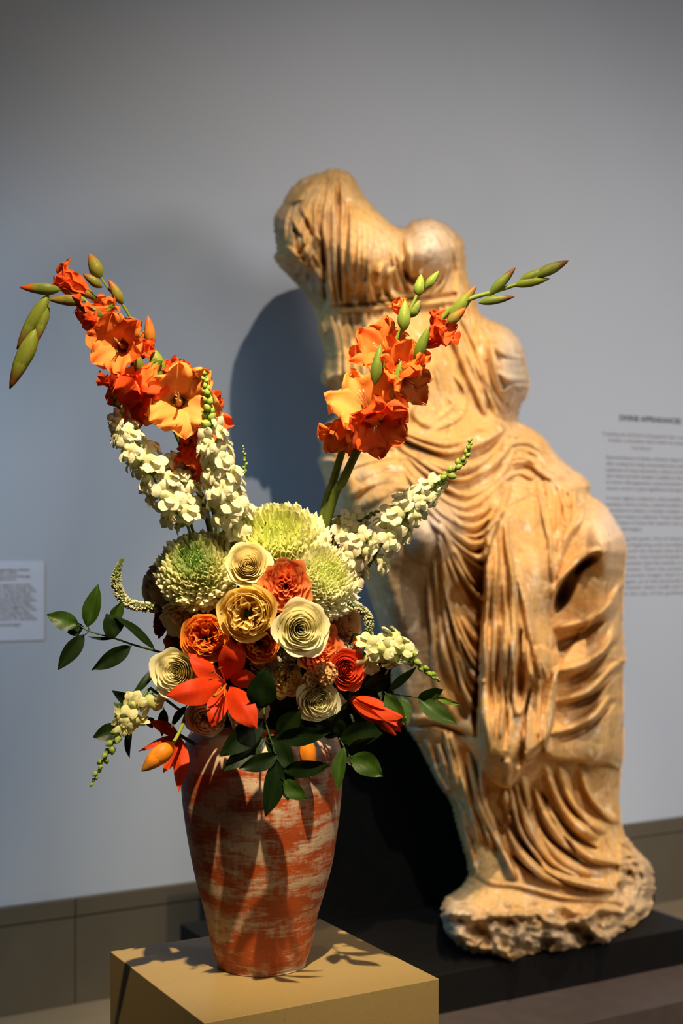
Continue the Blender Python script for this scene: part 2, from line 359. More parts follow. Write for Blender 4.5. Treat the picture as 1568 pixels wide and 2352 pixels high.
    for c in ([(672,525),(690,545)], [(700,500),(716,540)], [(664,478),(690,462)], [(684,585),(700,560)]): stroke(c, 6, -0.018)
    family([(812,430),(822,500),(820,580),(822,690)], [(840,450),(850,540),(848,610),(852,690)], 3, 7, 0.010, 2, True)
    family([(850,610),(848,650),(858,690),(885,702)], [(915,600),(892,645),(905,685),(920,696)], 3, 9, 0.024, 2, True)
    stroke([(840,640),(842,670),(850,700)], 10, 0.022); stroke([(818,640),(815,680),(820,705)], 9, 0.02); stroke([(866,650),(872,680)], 8, -0.02)
    stroke([(903,520),(914,580),(926,630),(943,662)], 10, 0.026); stroke([(889,515),(900,570),(910,620),(922,668)], 8, 0.018); stroke([(937,535),(936,590),(944,632)], 8, 0.018)
    stroke([(920,535),(925,600),(936,650)], 6, -0.035); stroke([(1000,640),(985,668),(955,688)], 8, 0.02); stroke([(965,620),(958,650),(942,672)], 8, 0.018); stroke([(1028,610),(1015,655),(985,684)], 8, 0.016)
    family([(1040,535),(1050,600),(1052,660),(1060,745)], [(1062,560),(1068,620),(1080,690),(1094,765)], 3, 9, 0.024, 1, True)
    stroke([(1046,540),(1047,600),(1048,660)], 5, -0.02)
    stroke([(775,715),(840,712),(910,700),(990,697),(1050,690)], 9, 0.016); stroke([(760,706),(840,699),(910,688),(1000,684),(1048,676)], 6, -0.022)
    layer([(620,590),(660,596),(705,612),(742,650),(756,700),(730,740),(700,720),(640,640)], -0.07, 16)
    # tunic below the belt
    family([(740,725),(748,800),(756,880),(790,950)], [(830,712),(850,800),(870,900),(900,960)], 6, 9, 0.016, 2, True)
    family([(850,712),(870,790),(890,850),(910,920)], [(960,712),(985,800),(1010,880),(1030,950)], 5, 8, 0.009)
    family([(1010,705),(1050,790),(1080,870),(1110,950)], [(1050,700),(1090,790),(1125,880),(1165,960)], 4, 10, 0.026)
    for c in ([(1040,860),(1070,900),(1060,950),(1000,985)], [(1010,900),(1040,930),(1010,960)], [(960,900),(950,950),(990,980)]): stroke(c, 7, 0.011)
    # right arm stump and its sleeve
    family([(1088,730),(1098,800),(1110,870),(1150,950)], [(1120,740),(1125,800),(1140,880),(1175,955)], 4, 9, 0.022)
    for c in ([(1130,790),(1170,815),(1208,822)], [(1135,850),(1170,870),(1210,868)], [(1150,905),(1180,890),(1212,888)], [(1160,935),(1185,925),(1200,900)], [(1145,760),(1180,785),(1200,810)]): stroke(c, 10, 0.016)
    stroke([(1175,893),(1195,900),(1205,893)], 8, -0.03); stroke([(1160,925),(1170,950)], 7, -0.02)
    # mantle rolls over the lap
    family([(830,960),(920,985),(1010,1010),(1090,1000),(1150,975)], [(900,1010),(980,1085),(1070,1140),(1140,1100),(1190,1020)], 5, 13, 0.040)
    family([(905,1030),(975,1110),(1060,1165),(1130,1130),(1185,1050)], [(985,1190),(1040,1250),(1095,1300),(1118,1290),(1150,1190)], 7, 12, 0.036)
    family([(1010,1180),(1045,1265),(1090,1335),(1118,1340)], [(1010,1330),(1040,1500),(1078,1610),(1108,1640)], 10, 11, 0.034)
    family([(1010,1250),(1022,1370),(1045,1500),(1085,1580)], [(985,1330),(990,1450),(1010,1580),(1060,1670)], 3, 12, 0.020)
    stroke([(900,1420),(915,1520),(940,1620)], 16, 0.006)
    family([(765,1070),(830,1035),(910,1030),(980,1075)], [(800,1190),(860,1140),(930,1120),(1010,1160)], 5, 16, 0.014)
    family([(732,1000),(760,1010),(790,1040)], [(735,1060),(760,1060),(790,1070)], 3, 9, 0.02)
    family([(1155,985),(1215,985),(1265,1030),(1300,1075)], [(1150,1080),(1200,1060),(1250,1085),(1290,1120)], 6, 10, 0.022)
    family([(1160,1100),(1200,1085),(1235,1100)], [(1190,1010),(1250,1010),(1290,1060),(1345,1105)], 4, 9, 0.022)
    family([(1235,1100),(1250,1180),(1262,1260),(1272,1330)], [(1345,1115),(1335,1180),(1300,1240),(1280,1320)], 6, 10, 0.022)
    stroke([(1300,1130),(1297,1200),(1285,1260)], 5, -0.03); stroke([(1275,1110),(1290,1190),(1280,1280)], 5, -0.02)
    # hanging panel of cloth between the knees
    layer([(1118,1205),(1160,1165),(1240,1130),(1262,1180),(1272,1290),(1274,1370),(1262,1420),(1282,1500),(1276,1600),(1262,1690),(1215,1735),(1185,1790),(1163,1812),(1125,1790),(1103,1745),(1095,1640),(1100,1480),(1106,1330)], 0.075, 7)
    layer([(1105,1240),(1150,1190),(1178,1260),(1190,1420),(1170,1600),(1168,1730),(1115,1720),(1098,1560),(1105,1400)], 0.026, 5)
    layer([(1225,1490),(1262,1500),(1278,1590),(1262,1690),(1212,1748),(1198,1690),(1216,1590)], 0.03, 5)
    family([(1125,1230),(1112,1400),(1108,1560),(1118,1730)], [(1162,1200),(1180,1380),(1180,1540),(1158,1770)], 4, 11, 0.030, 3)
    family([(1168,1200),(1195,1350),(1225,1480),(1240,1560)], [(1178,1210),(1205,1350),(1235,1490),(1258,1560)], 2, 9, 0.020, 2)
    stroke([(1178,1400),(1176,1520),(1190,1640),(1215,1560),(1212,1470)], 8, 0.03)
    stroke([(1195,1450),(1194,1540),(1192,1600)], 11, -0.05); stroke([(1218,1560),(1206,1660),(1190,1760)], 8, -0.055); stroke([(1161,1560),(1162,1660),(1160,1720)], 6, -0.04); stroke([(1145,1420),(1140,1540),(1130,1640)], 5, -0.03)
    stroke([(1240,1560),(1238,1620),(1235,1690)], 9, 0.02); stroke([(1160,1740),(1165,1780),(1160,1805)], 12, 0.02)
    stroke([(1118,1260),(1110,1340),(1104,1480),(1094,1600),(1092,1700)], 10, -0.045)
    # right leg: big hollow and slanting folds
    stroke([(1368,1278),(1330,1310),(1298,1352),(1277,1400)], 19, -0.11); stroke([(1370,1262),(1330,1285),(1290,1330),(1272,1370)], 12, 0.035)
    stroke([(1432,1330),(1395,1400),(1345,1428),(1280,1442)], 17, 0.035); stroke([(1400,1400),(1350,1455),(1300,1475),(1274,1490)], 15, -0.05)
    stroke([(1436,1400),(1400,1480),(1345,1520),(1280,1545)], 17, 0.036); stroke([(1410,1480),(1360,1535),(1310,1565),(1278,1575)], 12, -0.035)
    stroke([(1438,1515),(1395,1545),(1345,1590),(1282,1612)], 13, 0.04); stroke([(1438,1534),(1398,1562),(1350,1605),(1285,1632)], 11, -0.045)
    stroke([(1400,1600),(1360,1645),(1310,1672),(1272,1685)], 14, 0.032); stroke([(1410,1612),(1365,1662),(1310,1690),(1272,1702)], 9, -0.03)
    layer([(1255,1600),(1300,1500),(1380,1400),(1450,1350),(1460,1760),(1400,1757),(1330,1750),(1250,1728)], 0.050, 6)
    # overfold hem on the left leg
    stroke([(900,1622),(945,1652),(1010,1650),(1090,1680)], 18, 0.008); stroke([(900,1642),(945,1670),(1010,1668),(1092,1698)], 7, -0.022)
    # lower skirt
    family([(945,1680),(985,1760),(1035,1850),(1070,1990)], [(1020,1680),(1045,1800),(1085,1900),(1110,2020)], 5, 11, 0.036)
    family([(1040,1690),(1065,1800),(1100,1900),(1140,2010)], [(1100,1760),(1115,1860),(1165,1950),(1215,2020)], 4, 12, 0.038)
    family([(1155,1830),(1180,1930),(1260,2020),(1400,2055)], [(1235,1770),(1270,1870),(1340,1960),(1420,1985)], 6, 13, 0.045)
    family([(1250,1765),(1290,1860),(1350,1920),(1410,1940)], [(1330,1765),(1350,1820),(1390,1870),(1420,1885)], 3, 12, 0.036)
    for c in ([(1175,1860),(1215,1955),(1290,2015)], [(1215,1850),(1265,1930),(1330,1975)], [(1245,1820),(1300,1910),(1370,1950)], [(1140,1880),(1170,1960),(1230,2010)]): stroke(c, 9, -0.04)
    stroke([(1160,1815),(1163,1845),(1170,1890)], 10, 0.03); stroke([(1075,1995),(1130,2025),(1200,2035),(1300,2060),(1440,2070)], 9, 0.014)
    # broken rock edge of the base
    for c in ([(1030,2090),(1100,2108),(1180,2100),(1230,2095)], [(1230,2095),(1280,2120),(1340,2108),(1380,2090),(1440,2100)], [(1440,1960),(1470,1990),(1490,2040),(1470,2090)], [(1180,2105),(1200,2140),(1170,2180)], [(1340,2110),(1380,2150),(1400,2180)]): stroke(c, 13, 0.026, wob=4)
    for c in ([(1080,2130),(1110,2150),(1120,2180)], [(1290,2130),(1330,2140),(1360,2170)], [(1440,2000),(1450,2030),(1430,2060)], [(1250,2150),(1240,2190)]): stroke(c, 22, -0.04, wob=5)
    e = np.clip(dist/62.0, 0, 1); rnd = np.sqrt(np.clip(1-(1-e)**2, 0, 1)); rock = np.clip((Y-2070)/30, 0, 1)
    eR = np.clip(dist/26.0, 0, 1); rnd = rnd*(1-rock)+np.sqrt(1-(1-eR)**2)*rock
    low = np.clip((Y-1380)/160, 0, 1); Ymid = (3.80-0.16*np.clip((Y-1000)/300, 0, 1))*(1-low)+3.46*low
    Ymid = np.where(X > 1200, Ymid-0.02, Ymid); Ymid = Ymid*(1-rock)+3.36*rock
    Yb = (3.98-0.12*np.clip((Y-1000)/300, 0, 1))*(1-low)+3.66*low
    nz = np.zeros(X.shape); ii = np.argwhere(ins)
    for a, b in ii:
        x, y = X[a, b], Y[a, b]; rk = rock[a, b]
        v = mnoise.noise(Vector((x*0.028, y*0.028, 0)))*0.0035+mnoise.noise(Vector((x*0.08, y*0.08, 5)))*0.0016
        broken = max(rk, 1.0 if (x > 1420 and y > 1930) else 0.0, 0.5 if (x < 700 and y > 590 and y < 720) else 0)
        if broken: v += broken*(mnoise.noise(Vector((x*0.022, y*0.03, 9)))*0.035+mnoise.noise(Vector((x*0.06, y*0.07, 3)))*0.020+mnoise.noise(Vector((x*0.15, y*0.15, 7)))*0.006)
        nz[a, b] = v
    front = YF-blobs-LAY-(H*1.75-G*1.5)
    YFr = Ymid-(Ymid-front)*rnd-nz*np.clip(dist/10, 0, 1)
    YFr = np.maximum(YFr, 2.90)
    YBk = Ymid+(Yb-Ymid)*rnd
    # mesh
    inside_idx = -np.ones(X.shape, int); inside_idx[idx] = np.arange(len(idx[0])); n = len(idx[0])
    cell = (inside_idx[:-1, :-1] >= 0) & (inside_idx[1:, :-1] >= 0) & (inside_idx[:-1, 1:] >= 0) & (inside_idx[1:, 1:] >= 0)
    u = (X[idx]-CX)/FPX
    def world(Yw):
        Z = Yw/(CY_-SY_*u); return np.stack([Z*(SY_+CY_*u), Yw, EYE+(HY-Y[idx])/FPX*Z], 1)
    vf = world(YFr[idx]); vb = world(YBk[idx])
    ci, cj = np.where(cell)
    q = np.stack([inside_idx[ci, cj], inside_idx[ci+1, cj], inside_idx[ci+1, cj+1], inside_idx[ci, cj+1]], 1)
    F = [tuple(r) for r in q]; Bk = [tuple(r[::-1]+n) for r in q]
    # rim: edges used once
    pc = np.pad(cell, 1); rim = []
    for di, dj, a, b in ((0, -1, (0, 0), (1, 0)), (1, 0, (1, 0), (1, 1)), (0, 1, (1, 1), (0, 1)), (-1, 0, (0, 1), (0, 0))):
        ei, ej = np.where(cell & ~pc[1+di:pc.shape[0]-1+di, 1+dj:pc.shape[1]-1+dj])
        va = inside_idx[ei+a[0], ej+a[1]]; vbb = inside_idx[ei+b[0], ej+b[1]]
        rim += [(int(p), int(p+n), int(r+n), int(r)) for p, r in zip(va, vbb)]
    verts = np.concatenate([vf, vb])
    verts[:, 2] = np.where((verts[:, 2] < PT+0.003) & (verts[:, 1] > py0-0.004), PT+0.003, verts[:, 2])
    # stone colours: worn pale patches, grey breaks, ochre crust (real staining), browner arm break, shade painted on the left leg
    x, y = X[idx], Y[idx]
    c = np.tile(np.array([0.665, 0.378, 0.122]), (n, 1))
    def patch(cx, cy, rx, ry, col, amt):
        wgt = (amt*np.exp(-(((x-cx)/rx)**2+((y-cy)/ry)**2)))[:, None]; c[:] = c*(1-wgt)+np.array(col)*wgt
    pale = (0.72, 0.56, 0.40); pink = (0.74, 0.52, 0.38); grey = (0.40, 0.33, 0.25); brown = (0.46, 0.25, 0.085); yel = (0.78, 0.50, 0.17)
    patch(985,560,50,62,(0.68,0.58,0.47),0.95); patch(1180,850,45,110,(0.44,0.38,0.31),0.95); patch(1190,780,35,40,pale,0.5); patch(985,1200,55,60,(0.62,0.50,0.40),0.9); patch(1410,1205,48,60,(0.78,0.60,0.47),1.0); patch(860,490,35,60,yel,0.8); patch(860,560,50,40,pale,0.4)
    patch(950,870,110,110,yel,0.7); patch(1210,1320,60,150,brown,0.35); patch(935,1450,62,190,(0.34,0.27,0.19),0.85); patch(1390,1400,60,200,(0.52,0.33,0.15),0.55); patch(1390,1700,50,80,(0.55,0.36,0.15),0.6); patch(1250,2150,260,48,(0.36,0.265,0.165),1.0); patch(1040,2100,50,60,(0.56,0.44,0.30),0.8)  # the tall grey-brown patch down the left shin is mostly painted-in shade
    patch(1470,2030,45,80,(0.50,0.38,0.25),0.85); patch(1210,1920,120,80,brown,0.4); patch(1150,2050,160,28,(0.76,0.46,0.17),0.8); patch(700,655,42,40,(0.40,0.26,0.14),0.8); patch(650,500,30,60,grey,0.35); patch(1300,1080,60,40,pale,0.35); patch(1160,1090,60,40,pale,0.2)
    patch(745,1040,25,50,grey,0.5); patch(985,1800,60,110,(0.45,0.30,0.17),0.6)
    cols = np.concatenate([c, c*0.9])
    m, nt, b = material('ochre_stained_marble'); at = N(nt, 'ShaderNodeVertexColor'); at.layer_name = 'Col'; v = coords(nt)
    n1 = noise(nt, v, 7, 6, 0.62, 0.4); n2 = noise(nt, v, 22, 5, 0.6); n3 = noise(nt, v, 90, 3)
    cc = mixc(nt, ramp(nt, n1, [(0.50, (0, 0, 0)), (0.70, (0.45,)*3)]), at.outputs[0], (0.72, 0.55, 0.36))
    cc = mixc(nt, ramp(nt, n2, [(0.30, (0.75,)*3), (0.48, (0, 0, 0))]), cc, (0.36, 0.185, 0.065))
    cc = mixc(nt, ramp(nt, noise(nt, v, 14, 5, 0.65, 0.8), [(0.60, (0, 0, 0)), (0.74, (0.6,)*3)]), cc, (0.34, 0.29, 0.22))
    cc = mixc(nt, ramp(nt, noise(nt, coords(nt, (1, 1, 0.35)), 26, 5, 0.65, 0.6), [(0.57, (0, 0, 0)), (0.66, (0.7,)*3)]), cc, (0.80, 0.66, 0.47))
    cc = mixc(nt, 0.5, cc, ramp(nt, n3, [(0.3, (0.72,)*3), (0.7, (1.15, 1.15, 1.15))]), 'MULTIPLY')
    nt.links.new(cc, b.inputs['Base Color']); b.inputs['Roughness'].default_value = 0.62; b.inputs['Specular IOR Level'].default_value = 0.3
    bump(nt, b, noise(nt, v, 120, 4, 0.6), 0.35, 0.004)
    org = Vector((2.35, 3.35, PT))
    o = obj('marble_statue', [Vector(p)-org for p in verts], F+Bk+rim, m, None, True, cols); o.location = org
    tag(o, 'headless armless seated marble figure in folded drapery on a broken stone base', 'statue')
build_statue()
# ------------------------------------------------------------------ vase
VX = P(602, HY, 2.2); VAX = Vector((VX.x, VX.y, PZ)); RIMZ = 0.392
def vase_mat():
    m, nt, b = material('whitewashed_terracotta'); v = coords(nt)
    base = ramp(nt, noise(nt, v, 12, 5), [(0.3, (0.30, 0.044, 0.008)), (0.7, (0.46, 0.084, 0.013))])
    wide = coords(nt, (1, 1, 3.0)); strk = coords(nt, (1, 1, 9.0)); vert = coords(nt, (5, 5, 1))
    a = noise(nt, wide, 7.5, 6, 0.62, 0.3); bb_ = noise(nt, strk, 26, 5, 0.7); c = noise(nt, vert, 22, 5, 0.7)
    ad = N(nt, 'ShaderNodeMath', operation='MULTIPLY_ADD'); nt.links.new(bb_, ad.inputs[0]); ad.inputs[1].default_value = 0.34; nt.links.new(a, ad.inputs[2])
    ad2 = N(nt, 'ShaderNodeMath', operation='MULTIPLY_ADD'); nt.links.new(c, ad2.inputs[0]); ad2.inputs[1].default_value = 0.26; nt.links.new(ad.outputs[0], ad2.inputs[2])
    sx = N(nt, 'ShaderNodeSeparateXYZ'); nt.links.new(v, sx.inputs[0])
    mr = N(nt, 'ShaderNodeMapRange'); mr.inputs[1].default_value = 0.325; mr.inputs[2].default_value = 0.375; mr.inputs[4].default_value = 0.13; nt.links.new(sx.outputs[2], mr.inputs[0])
    ad3 = N(nt, 'ShaderNodeMath', operation='ADD'); nt.links.new(ad2.outputs[0], ad3.inputs[0]); nt.links.new(mr.outputs[0], ad3.inputs[1])
    f = ramp(nt, ad3.outputs[0], [(0.765, (0, 0, 0)), (0.825, (0.42,)*3), (0.89, (0.9,)*3)])
    wash = ramp(nt, noise(nt, v, 45, 4), [(0.3, (0.48, 0.345, 0.225)), (0.7, (0.60, 0.46, 0.31))])
    col = mixc(nt, f, base, wash)
    col = mixc(nt, ramp(nt, noise(nt, v, 160, 3), [(0.30, (0.6,)*3), (0.38, (0, 0, 0))]), col, (0.25, 0.05, 0.015))
    nt.links.new(col, b.inputs['Base Color']); b.inputs['Roughness'].default_value = 0.5; b.inputs['Specular IOR Level'].default_value = 0.45
    bump(nt, b, ad2.outputs[0], 0.3, 0.004); return m
MV = vase_mat()
prof = [(0.0, 0.0), (0.066, 0.0), (0.0715, 0.0025), (0.0745, 0.010), (0.078, 0.018), (0.0815, 0.030), (0.087, 0.055), (0.0935, 0.085), (0.1045, 0.125), (0.113, 0.16), (0.1205, 0.20), (0.1265, 0.24), (0.1305, 0.285), (0.1315, 0.32), (0.1295, 0.345), (0.124, 0.365), (0.114, 0.380), (0.106, 0.386), (0.104, RIMZ), (0.098, RIMZ+0.002), (0.094, 0.384), (0.110, 0.36), (0.118, 0.32), (0.105, 0.2), (0.07, 0.03), (0.0, 0.02)]
pp = smooth_poly(prof, 3, False)
vs, fs = [], []; nn = 96
for i, (r, z) in enumerate(pp):
    for k in range(nn):
        a = 2*math.pi*k/nn
        j = mnoise.noise(Vector((math.cos(a)*1.5, math.sin(a)*1.5, z*9)))*0.0022+mnoise.noise(Vector((math.cos(a)*5, math.sin(a)*5, z*60)))*0.0006
        rr_ = max(r, 0)+(j if r > 0.02 else 0); vs.append(Vector((rr_*math.cos(a), rr_*math.sin(a), max(z, 0))))
for i in range(len(pp)-1):
    for k in range(nn):
        a, b_ = i*nn+k, i*nn+(k+1) % nn; fs.append((a, b_, b_+nn, a+nn))
vase = obj('terracotta_vase', vs, fs, MV); vase.location = VAX+Vector((0, 0, 0.0005))
tag(vase, 'tall tapering terracotta vase with worn whitewash, holding the flowers', 'vase')
VM = VAX+Vector((0, 0, RIMZ-0.03))               # mouth of the vase

# ------------------------------------------------------------------ plant helpers
def jitc(c, r, a=0.06): k = 1+r.uniform(-a, a); return tuple(max(0, q*k) for q in c)
def lerp3(a, b, t): t = min(max(t, 0), 1); return tuple(a[i]+(b[i]-a[i])*t for i in range(3))
def petal(L, W, a0, a1, pw=1.0, cup=0.3, ruffle=0.0, kf=3.0, point=0.5, wp=0.8, seed=0, nu=9, nv=9, c0=(1, 1, 1), c1=(1, 1, 1), r0=0.0, phi=0.0, mid=None, twist=0.0):
    """petal growing from the origin of a flower whose axis is +Z: it leaves the axis at angle a0 (deg) and ends at a1"""
    rr = random.Random(seed); ph = rr.uniform(0, 6.28); ph2 = rr.uniform(0, 6.28)
    V, Cc = [], []; x, z = r0, 0.0; ds = L/(nu-1)
    for i in range(nu):
        t = i/(nu-1); al = math.radians(a0+(a1-a0)*t**pw)
        if i: x += math.sin(al)*ds; z += math.cos(al)*ds
        wv = W/2*max(math.sin(math.pi*min(t**wp*(1-0.5*(1-point)*0.3)+0.02, 1)), 0.0)**0.75
        if t > 0.999: wv = W/2*0.10*(1-point)+1e-4
        if t < 0.001: wv = W/2*0.22
        nx, nz = -math.cos(al), math.sin(al)     # inner normal
        for j in range(nv):
            s = -1+2*j/(nv-1)
            y = s*wv; d = cup*wv*(s*s)+ruffle*L*t*t*abs(s)**1.3*math.sin(kf*s*2+ph+t*5)+ruffle*0.5*L*t**3*math.sin(s*5+ph2)+(ruffle*0.75*L*t*s*s*math.sin(t*17+ph2+s*2.5) if ruffle > 0.07 and nu > 9 else 0)
            if mid: d -= mid*wv*math.exp(-(s/0.18)**2)
            d += twist*wv*s*t
            px_, pz_ = x+nx*d, z+nz*d
            V.append(Vector((px_, y, pz_))); Cc.append(jitc(lerp3(c0, c1, t+0.12*s*s), rr, 0.03))
    F = [(i*nv+j, (i+1)*nv+j, (i+1)*nv+j+1, i*nv+j+1) for i in range(nu-1) for j in range(nv-1)]
    c, s_ = math.cos(phi), math.sin(phi)
    return [Vector((v.x*c-v.y*s_, v.x*s_+v.y*c, v.z)) for v in V], F, Cc
def ovoid(L, r, n=8, m=7, c0=(1, 1, 1), c1=(1, 1, 1), bend=0.0, p=1.0, sharp=1.0):     # bud along +Z
    V, Cc = [], []
    for i in range(m):
        t = i/(m-1); rad = r*max(math.sin(math.pi*t**p), 0)**sharp+r*0.04
        for k in range(n):
            a = 2*math.pi*k/n; V.append(Vector((rad*math.cos(a)+bend*t*t*L, rad*math.sin(a), t*L))); Cc.append(lerp3(c0, c1, t))
    F = [(i*n+k, i*n+(k+1) % n, (i+1)*n+(k+1) % n, (i+1)*n+k) for i in range(m-1) for k in range(n)]
    F += [tuple(range(n))[::-1], tuple(range((m-1)*n, m*n))]
    return V, F, Cc
def xf(m, M): return ([M @ v for v in m[0]],)+tuple(m[1:])
_mc = {}
def cached(key, fn):                             # mesh data shared by alike pieces
    if key not in _mc:
        V, F, Cc, mat = fn(); o = obj(key[0], V, F, mat, None, True, Cc); _mc[key] = o.data; bpy.data.objects.remove(o)
    return _mc[key]
def stem_part(root, p, off=(0, 0), r=0.0022, col=(0.07, 0.13, 0.02), name='stem', bendto=None):
    e = VM+RT*off[0]-FW*off[1]+Vector((0, 0, -0.06)); ax = root.matrix_basis.copy() if False else None
    mid = bendto or (p.lerp(e, 0.5)+Vector((0, 0, 0.01)))
    m = coloured(tube([p, mid, e], r, 7, 10), col)
    return obj(name, [root.matrix_basis.inverted() @ v for v in m[0]], m[1], MGREEN, root, True, m[2])
def dome(px, py, lift=0.0):
    dx, dy = (px-600)/255.0, (py-1450)/290.0; q = max(1-dx*dx-dy*dy, 0)
    return 2.2-0.165*math.sqrt(q)-lift
def face(px, py, k=0.75):
    return D((px-600)/255.0*k, -(py-1450)/290.0*k+0.12, 1.0)

# ------------------------------------------------------------------ roses
def rose_petals(style, seed):
    """list of petal meshes in a frame where the outer radius is 1 and +Z is the axis"""
    r = random.Random(seed); out = []
    def cupped(R, H, ha, phi, lip, open_, ruff, t0=0.05, sag=0.0, nu=8, nv=11, notch=0.0, c=0.0):
        V, T = [], []; ph = r.uniform(0, 6.28); kf = r.uniform(2.5, 5)
        for i in range(nu):
            t = i/(nu-1)
            for j in range(nv):
                s = -1+2*j/(nv-1)
                top = 1-0.20*abs(s)**2.6-notch*math.exp(-(s/0.3)**2)
                tt = t*top; rad = R*(0.25+0.75*math.sin(min(tt*1.25, 1)*math.pi/2)**0.8)+open_*tt*tt
                lipf = max(0, (tt-0.70)/0.30)**1.6; rad += lip*lipf*(1+0.25*math.sin(kf*s+ph)); z = H*tt-sag*lipf
                rad += ruff*tt*tt*math.sin(kf*s*1.7+ph); z += ruff*0.6*tt*tt*math.cos(kf*s*2.1+ph)
                a = phi+s*ha*(0.55+0.45*math.sin(min(tt*1.4, 1)*math.pi/2)); rad *= 1+0.05*s*(1 if ha < 2 else 0.3)
                V.append(Vector((rad*math.cos(a), rad*math.sin(a), z))); T.append((tt, c, lipf))
        F = [(i*nv+j, i*nv+j+1, (i+1)*nv+j+1, (i+1)*nv+j) for i in range(nu-1) for j in range(nv-1)]
        out.append((V, F, T))
    if style == 'classic':
        n = 30; g = 2.4
        for k in range(n):
            q = k/(n-1); R = 0.04+0.78*q**0.95; H = 0.94+0.12*math.sin(min(q*2.6, 1)*math.pi/2)-0.16*q**2.2
            cupped(R, H, 1.75-0.75*q, k*g+r.uniform(-.2, .2), 0.03+0.17*q**2.5, -0.01, 0.010+0.016*q, sag=0.02+0.20*q**3, nv=11, c=q)
    elif style == 'garden':                      # quartered, many ruffled inner petals
        for k in range(24):
            a = k*2.4; rr0 = 0.06+0.40*math.sqrt(k/24); ox, oy = rr0*math.cos(a), rr0*math.sin(a)
            cupped(0.09+0.05*r.random(), 0.86+0.12*r.random(), 1.5, a+r.uniform(-1.2, 1.2), 0.07, 0.05, 0.045, c=0.05)
            V, F, T = out[-1]; out[-1] = ([Vector((v.x+ox, v.y+oy, v.z)) for v in V], F, T)
        n = 18
        for k in range(n):
            q = k/(n-1); cupped(0.50+0.40*q, 1.04-0.22*q**1.5, 1.15-0.2*q, k*2.4+r.uniform(-.3, .3), -0.04+0.14*q**2, 0.0, 0.014+0.012*q, sag=0.10*q*q, notch=0.02, c=0.3+0.7*q)
    elif style == 'ruffled':                     # open, wavy petals (spray roses, carnations)
        n = 34
        for k in range(n):
            q = k/(n-1); cupped(0.07+0.72*q, 0.86-0.25*q+r.uniform(-.04, .04), 0.95-0.25*q, k*2.4+r.uniform(-.4, .4), 0.05+0.16*q, 0.03+0.04*q, 0.05, sag=0.10*q, notch=0.10, c=q)
    elif style == 'bud':
        for k in range(11):
            q = k/10; cupped(0.10+0.42*q, 1.5-0.25*q, 1.5-0.35*q, k*2.4, 0.03+0.22*q*q, -0.05, 0.015, sag=0.05+0.2*q*q, c=q)
    return out
ROSEC = {                                        # inner colour, outer colour, rim colour
 'cream': ((0.90, 0.70, 0.24), (0.92, 0.80, 0.42), (0.93, 0.86, 0.52)),
 'white': ((0.90, 0.78, 0.34), (0.92, 0.86, 0.52), (0.93, 0.89, 0.62)),
 'yellow': ((0.95, 0.62, 0.16), (0.94, 0.72, 0.22), (0.93, 0.79, 0.32)),
 'coral': ((0.80, 0.13, 0.025), (0.84, 0.22, 0.055), (0.86, 0.32, 0.12)),
 'orange': ((0.86, 0.18, 0.015), (0.95, 0.34, 0.035), (0.96, 0.46, 0.09)),
 'red': ((0.62, 0.045, 0.012), (0.78, 0.065, 0.018), (0.80, 0.12, 0.035)),
 'peach': ((0.80, 0.36, 0.10), (0.84, 0.46, 0.17), (0.86, 0.55, 0.26)),
 'pinkcream': ((0.90, 0.62, 0.30), (0.90, 0.72, 0.45), (0.90, 0.78, 0.54)),
 'darkred': ((0.30, 0.02, 0.01), (0.42, 0.03, 0.012), (0.48, 0.05, 0.02)),
 'rust': ((0.40, 0.08, 0.02), (0.55, 0.13, 0.03), (0.62, 0.2, 0.06)),
}
def rose_mesh_list(style, var, colour):
    key = ('petals', style, var, colour)
    if key not in _mc:
        ci, co, cr = ROSEC[colour]; L = []; r = random.Random(var*7+3)
        for V, F, T in rose_petals(style, var*31+5):
            Cc = [jitc(lerp3(lerp3(ci, co, c*0.9+tt*0.25), cr, lf*0.9), r, 0.02) for tt, c, lf in T]
            o = obj('petal', V, F, MPET, None, True, Cc); L.append(o.data); bpy.data.objects.remove(o)
        _mc[key] = L
    return _mc[key]
def rose(px, py, rpx, style, colour, label, f=None, z=None, var=0, spin=0.0, name='rose', cat='rose', lift=0.0, group=None, stem=True, sy=1.0):
    z = z if z is not None else dome(px, py, lift); R = rpx/FPX*z
    ax = (f if f is not None else face(px, py)).normalized()
    c = P(px, py, z)
    M = frame(ax, c-ax*R*0.72, R, spin)
    if sy != 1.0: M = M @ Matrix.Diagonal((1, 1, sy, 1))
    t = thing(name, label, cat, None, group, M)
    for me in rose_mesh_list(style, var, colour): inst('petal', me, t)
    # green sepals and the hip beneath the bloom
    V, F, Cc = join(ovoid(0.42, 0.22, 8, 6, (0.07, 0.13, 0.02), (0.10, 0.17, 0.03)), *[petal(0.75, 0.26, 60, 25, 1, 0.2, 0, 3, 0.9, 0.7, k, 6, 3, (0.08, 0.15, 0.02), (0.12, 0.20, 0.04), 0.1, k*1.2566) for k in range(5)])
    obj('calyx', [Vector((v.x, v.y, v.z-0.22)) for v in V], F, MGREEN, t, True, Cc)
    if stem: stem_part(t, c-ax*R*0.9, (((px-600)/255)*0.05, ((2.2-z)*0.25)))
    return t

